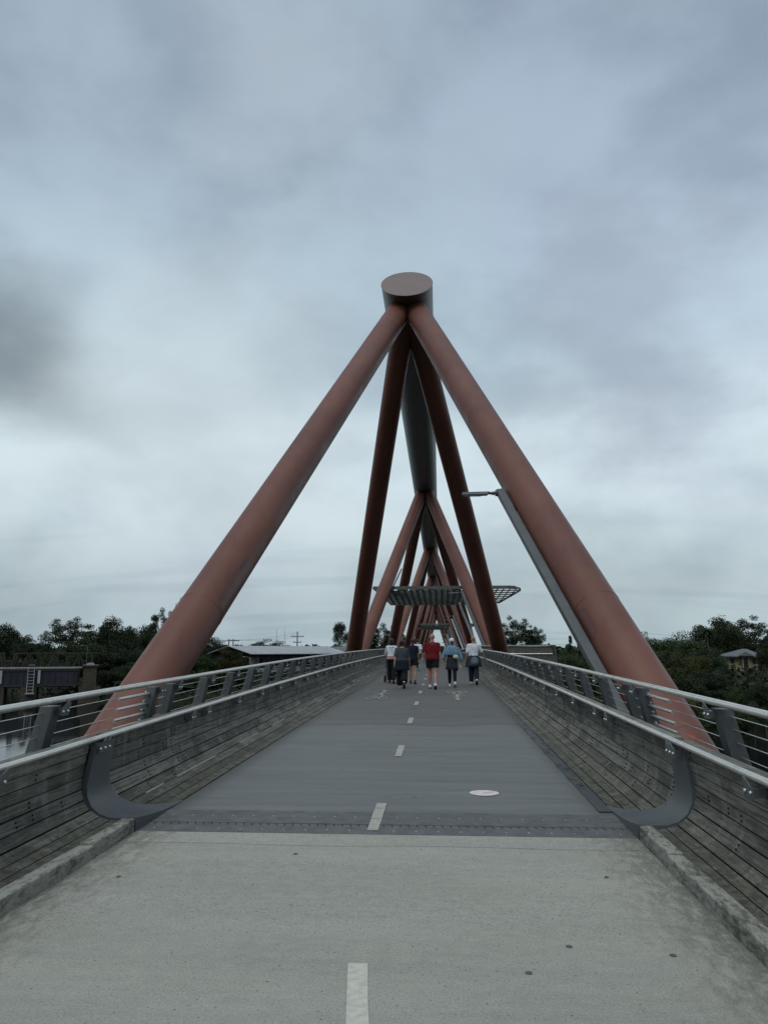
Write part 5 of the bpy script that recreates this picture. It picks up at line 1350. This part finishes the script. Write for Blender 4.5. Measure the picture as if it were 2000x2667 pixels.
def pram(x, y):
    t = tag(empty('pram', (x, y, zd(y))), 'dark folding pram pushed in front of the white hoodie', 'pram'); 
    m = MB()
    for s in (-1, 1):
        m.tube([(s*.24, -.48, 1.02), (s*.26, -.1, .62), (s*.27, .38, .18)], .014, 8); m.tube([(s*.25, .12, .62), (s*.29, -.28, .14)], .014, 8)
    m.tube([(-.24, -.48, 1.02), (.24, -.48, 1.02)], .018, 10); m.tube([(-.29, -.28, .14), (.29, -.28, .14)], .012, 8); m.build('frame', M['lamp'], t, smooth='all')
    for s in (-1, 1):
        for yy, r in ((-.28, .14), (.42, .11)):
            m = MB(); xx = s*.31; n = 24
            for i in range(n):
                a, b = 2*math.pi*i/n, 2*math.pi*(i+1)/n; m.tube([(xx, yy+(r-.02)*math.cos(a), r+(r-.02)*math.sin(a)), (xx, yy+(r-.02)*math.cos(b), r+(r-.02)*math.sin(b))], .02, 8, (1, 0, 0))
            w = m.build('wheel', C_['rubber'], t, smooth='all'); m = MB(); m.tube([(xx-.015, yy, r), (xx+.015, yy, r)], r*.6, 14, (0, 0, 1)); m.build('hub', M['lamp'], w)
    m = MB(); m.tube([(0, -.10, .40), (0, -.12, .62), (0, -.16, .85)], [(.20, .05), (.21, .06), (.20, .05)], 14); m.tube([(0, -.08, .42), (0, .25, .40)], [(.20, .05), (.18, .05)], 14, (0, 0, 1)); remesh(m, 'seat', C_['black'], .012, t, 3)
    m = MB(); m.ball((0, -.02, .84), (.23, .26, .2), 16, 10); remesh(m, 'hood', C_['char'], .014, t, 2)
    m = MB(); m.box((-.2, -.22, .2), (.2, .2, .32)); m.build('basket', C_['black'], t, bevel=.03)
pram(-1.21, 29.6+.34*1.66/1.75+.09+.48)
# 2 woman in grey teal
p = person(-.68, 26.75, 1.66, 'person with dark red bob, grey teal shirt, navy wrap and wide black trousers', SK_PALE, ((22, 6, -6), (-18, 34, 52)), (dict(swing=-12, bend=12, out=13), dict(swing=14, bend=14, out=13)), w=1.22, female=True)
shirt(p, C_['teal'], .88, .92, .02); around(p, .68, 1.03, .035, .045, C_['navy'], 'waist_wrap', .02, 3); trousers(p, C_['black'], 1.92, .02, wide=.055); shoes(p, C_['shoew'], C_['sole']); hair(p, C_['hairred'], .05, vol=1.22)
# 3 navy top, shorts
p = person(-.40, 29.3, 1.66, 'person with black ponytail, navy top, black shorts and bare legs', SK_TAN, ((12, 6, -4), (-8, 12, 12)), (dict(swing=-8, bend=14, out=8), dict(swing=6, bend=10, out=11, curl=1.1)), female=True)
shirt(p, C_['navy'], .90, .8, .016); trousers(p, C_['black'], .52, .02, 'shorts'); shoes(p, C_['shoeb'], C_['sole']); hair(p, C_['hairblack'], 0, 'tail')
def bottle(pos, mat, label, h=.24, r=.034, cap='black'):
    t = tag(empty('water_bottle', pos), label, 'bottle'); m = MB(); m.tube([(0, 0, -h), (0, 0, -h+.01), (0, 0, -.05), (0, 0, -.02), (0, 0, 0)], [r*.9, r, r, r*.5, r*.45], 14); m.build('flask', mat, t, smooth=True)
    m = MB(); m.tube([(0, 0, .0), (0, 0, .03)], r*.5, 12); m.tube([(0, 0, .02), (.02, 0, .05), (0, 0, .06), (-.02, 0, .05), (0, 0, .025)], .006, 6); m.build('cap', C_[cap], t, smooth=True)
q = held(p, 1); bottle(q+Vector((.03, -.01, -.055)), C_['bottle'], 'pale blue drink bottle hanging from the hand of the person in navy', .28, .038)
def bag(pos, label, mat, sz=(.07, .05, .10)):
    t = tag(empty('small_bag', pos), label, 'bag'); m = MB(); m.ball((0, 0, -sz[2]), sz, 14, 10); remesh(m, 'pouch', mat, .01, t, 2); m = MB(); m.tube([(-sz[0]*.6, 0, -sz[2]*.4), (0, 0, .01), (sz[0]*.6, 0, -sz[2]*.4)], .006, 6); m.build('strap', mat, t)
bag(held(p, 1)+Vector((-.02, .03, -.01)), 'small black pouch held beside the pale blue bottle', C_['black'])
# 4 far person in white
p = person(-.62, 44., 1.70, 'distant person in a white shirt and dark shorts half hidden by the red shirt', SK_TAN, ((14, 4, -4), (-12, 20, 22)), (dict(swing=10, bend=20, out=22), dict(swing=-14, bend=16, out=10)), vox=.011)
shirt(p, C_['white'], .92, .9, .02); trousers(p, C_['char'], .75, .022, 'shorts'); shoes(p, C_['shoew'], C_['sole']); hair(p, C_['hairblack'], 0, 'short')
# 5 red shirt
p = person(.36, 26.3, 1.80, 'bald person in a dark red shirt, black shorts and white sneakers', SK_RED, ((14, 4, -4), (-12, 16, 24)), (dict(swing=8, bend=20, out=12), dict(swing=-10, bend=16, out=12)), w=1.18)
sh = shirt(p, C_['red'], .93, .85, .020); trousers(p, C_['black'], .62, .026, 'shorts'); shoes(p, C_['shoew'], C_['sole'])
m = MB(); m.tube([p['up']+Vector((0, -.106, 1.425)), p['up']+Vector((0, -.118, 1.425))], .012, 10, (0, 0, 1)); m.build('emblem', C_['cream'], sh)
m = MB(); m.tube([p['up']+Vector((.058*math.cos(a*.524), .066*math.sin(a*.524)+.0, 1.478)) for a in range(13)], .012, 8, (0, 0, 1)); m.build('collar', C_['red'], sh, smooth='all')
# 6 cap and blue jacket
p = person(1.03, 27.4, 1.66, 'person in white cap with pale blue jacket over the shoulders and black leggings', SK_PALE, ((12, 4, -4), (-14, 20, 30)), (dict(swing=2, bend=14, out=20), dict(swing=6, bend=18, out=26, curl=1.0)), female=True, w=.95)
shirt(p, C_['black'], .93, .9, .012); trousers(p, C_['black'], 1.93, .006, 'leggings'); shoes(p, C_['shoew'], C_['solew'])
around(p, .66, 1.06, .028, .045, C_['char'], 'fringed_skirt', .10, 5)
m = MB(); U = p['up']
m.tube([U+Vector((0, -.01, z)) for z in (1.50, 1.47, 1.42, 1.34, 1.24, 1.14)], [(.075, .075), (.13, .10), (.225, .14), (.265, .155), (.29, .165), (.285, .15)], 24)
for s in (-1, 1): m.tube([U+Vector((s*.2, 0, 1.40)), U+Vector((s*.27, .02, 1.22)), U+Vector((s*.33, .02, 1.05)), U+Vector((s*.35, .01, .97))], [.07, .075, .075, .06], 14)
remesh(m, 'draped_jacket', C_['blue'], .012, p['t'], 3)
h = p['head']; m = MB(); m.ball(h+Vector((0, -.012, 1.672)), (.086, .108, .092), 18, 12); m.tube([h+Vector((0, .07, 1.675)), h+Vector((0, .17, 1.655))], [(.075, .008), (.055, .006)], 14, (0, 0, 1)); remesh(m, 'cap', C_['white'], .009, p['t'], 2)
m = MB(); m.ball(h+Vector((0, -.108, 1.632)), (.03, .02, .02), 10, 6); m.tube([h+Vector((0, -.07, 1.62)), h+Vector((0, -.09, 1.55)), h+Vector((0, -.08, 1.50))], [(.06, .035), (.055, .03), (.04, .02)], 12); remesh(m, 'hair', C_['hairblack'], .009, p['t'], 2)
T = p['t'].matrix_basis
t = tag(empty('waist_bag', T @ (U+Vector((.13, -.19, 1.08)))), 'small cream waist bag on the hip of the person in the white cap', 'bag'); m = MB(); m.ball((0, 0, 0), (.10, .05, .07), 16, 10); remesh(m, 'pouch', C_['cream'], .01, t, 2); m = MB(); m.tube([(-.09, 0, .02), (-.2, .06, .06), (-.28, .16, .08)], .012, 8); m.build('belt', C_['black'], t)
bottle(held(p, 1)+Vector((.0, 0, -.02)), C_['clear'], 'clear drink bottle in the hand of the person in the white cap', .2, .03, 'white')
# 7 white shirt at the rail
px, py = 1.84, 28.9; S_ = 1.74/1.75
rail = Vector((rail_x(1, LOW, py+.25), py+.25, zd(py+.25)+LOW[1])); lt = ((rail.x-px)/S_, .25/S_, (rail.z-zd(py))/S_)
p = person(px, py, 1.74, 'bald person in white shirt with jacket tied on the waist reaching toward right rail', SK_TAN, ((10, 4, -4), (-12, 24, 36)), (dict(swing=-4, bend=14, out=10), dict(target=(.43, .16, .92), hint=(.5, -1, -.2), hand=(.6, .5, -.5), palm=(-.3, 0, -1), curl=.45)), w=1.05)
shirt(p, C_['white'], .98, .95, .020); trousers(p, C_['jean'], 1.95, .018, wide=.02); shoes(p, C_['shoew'], C_['sole'])
n = NT('checked_cloth'); ck = n.n.new('ShaderNodeTexChecker'); ck.inputs['Scale'].default_value = 22; n.l.new(n.co.outputs['Object'], ck.inputs[0]); ck.inputs[1].default_value = (.020, .022, .030, 1); ck.inputs[2].default_value = (.050, .055, .068, 1); chk = n.out(ck.outputs[0], .9)
jk = around(p, .66, 1.06, .026, .06, chk, 'tied_jacket', .05, 9)
U = p['up']; m = MB()
for s in (-1, 1): m.tube([U+Vector((s*.19, -.06, .98)), U+Vector((s*.25, -.08, .82)), U+Vector((s*.27, -.06, .62))], [.045, .05, .045], 12)
remesh(m, 'jacket_sleeves', chk, .012, p['t'], 3)
T = p['t'].matrix_basis; t = tag(empty('backpack', T @ (U+Vector((.03, -.24, .82)))), 'small blue grey pack hanging behind the person at the right rail', 'backpack')
m = MB(); m.ball((0, 0, 0), (.145, .085, .17), 18, 12); m.ball((0, -.05, -.04), (.10, .06, .09), 14, 10); remesh(m, 'pack', C_['bluegrey'], .011, t, 3); m = MB(); m.tube([(-.1, .02, .12), (-.14, .09, .2), (-.12, .12, .26)], .012, 8); m.tube([(.1, .02, .12), (.14, .09, .2), (.12, .12, .26)], .012, 8); m.build('strap', C_['black'], t)
h = p['head']; m = MB(); m.ball(h+Vector((.0, .09, 1.645)), (.075, .03, .014), 14, 8); m.build('sunglasses', C_['shoeb'], p['t'], smooth='all')

for i, (x, y, lb) in enumerate(((-.55, 6.35, 'small dry leaf lying left of centre on the concrete just before the joint'), (-1.7, 5.7, 'dry leaf on the concrete near the left kerb'), (1.75, 5.9, 'dry leaf on the concrete near the right kerb'))):
    m = MB(); d = Vector((.022, .012, 0)); q = Vector((-.007, .012, 0)); c = Vector((x, y, zd(y)+.006))
    m.add([c-d, c-q+Vector((0, 0, .008)), c+d, c+q+Vector((0, 0, .004))], [(0, 1, 2), (0, 2, 3)]); tag(m.build('fallen_leaf', simple('dull_leaf', (.045, .038, .024), .9)), lb, 'leaf')
# ------------------------------------------------------------------ leaf litter along the right gutter
LM = simple('dead_leaf', (.085, .055, .032), .9, .4, 8)
for i in range(26):
    y = rnd.choice((9.4, 10.3, 11.0, 12.2, 13.5, 15, 17))+rnd.uniform(-.5, .5); x = ER-.06+rnd.uniform(-.10, .03); m = MB(); a = rnd.uniform(0, 6.28); l = rnd.uniform(.03, .06)
    d = Vector((math.cos(a), math.sin(a), 0)); q = Vector((-d.y, d.x, 0))*l*.35; c = Vector((x, y, zd(y)+.024))
    m.add([c-d*l, c-q+Vector((0, 0, .012)), c+d*l+Vector((0, 0, .006)), c+q+Vector((0, 0, .004))], [(0, 1, 2), (0, 2, 3)])
    tag(m.build('dead_leaf', LM), 'dry brown leaf lying in the gutter along the right timber boards', 'leaf', 'dry leaves in the right gutter')
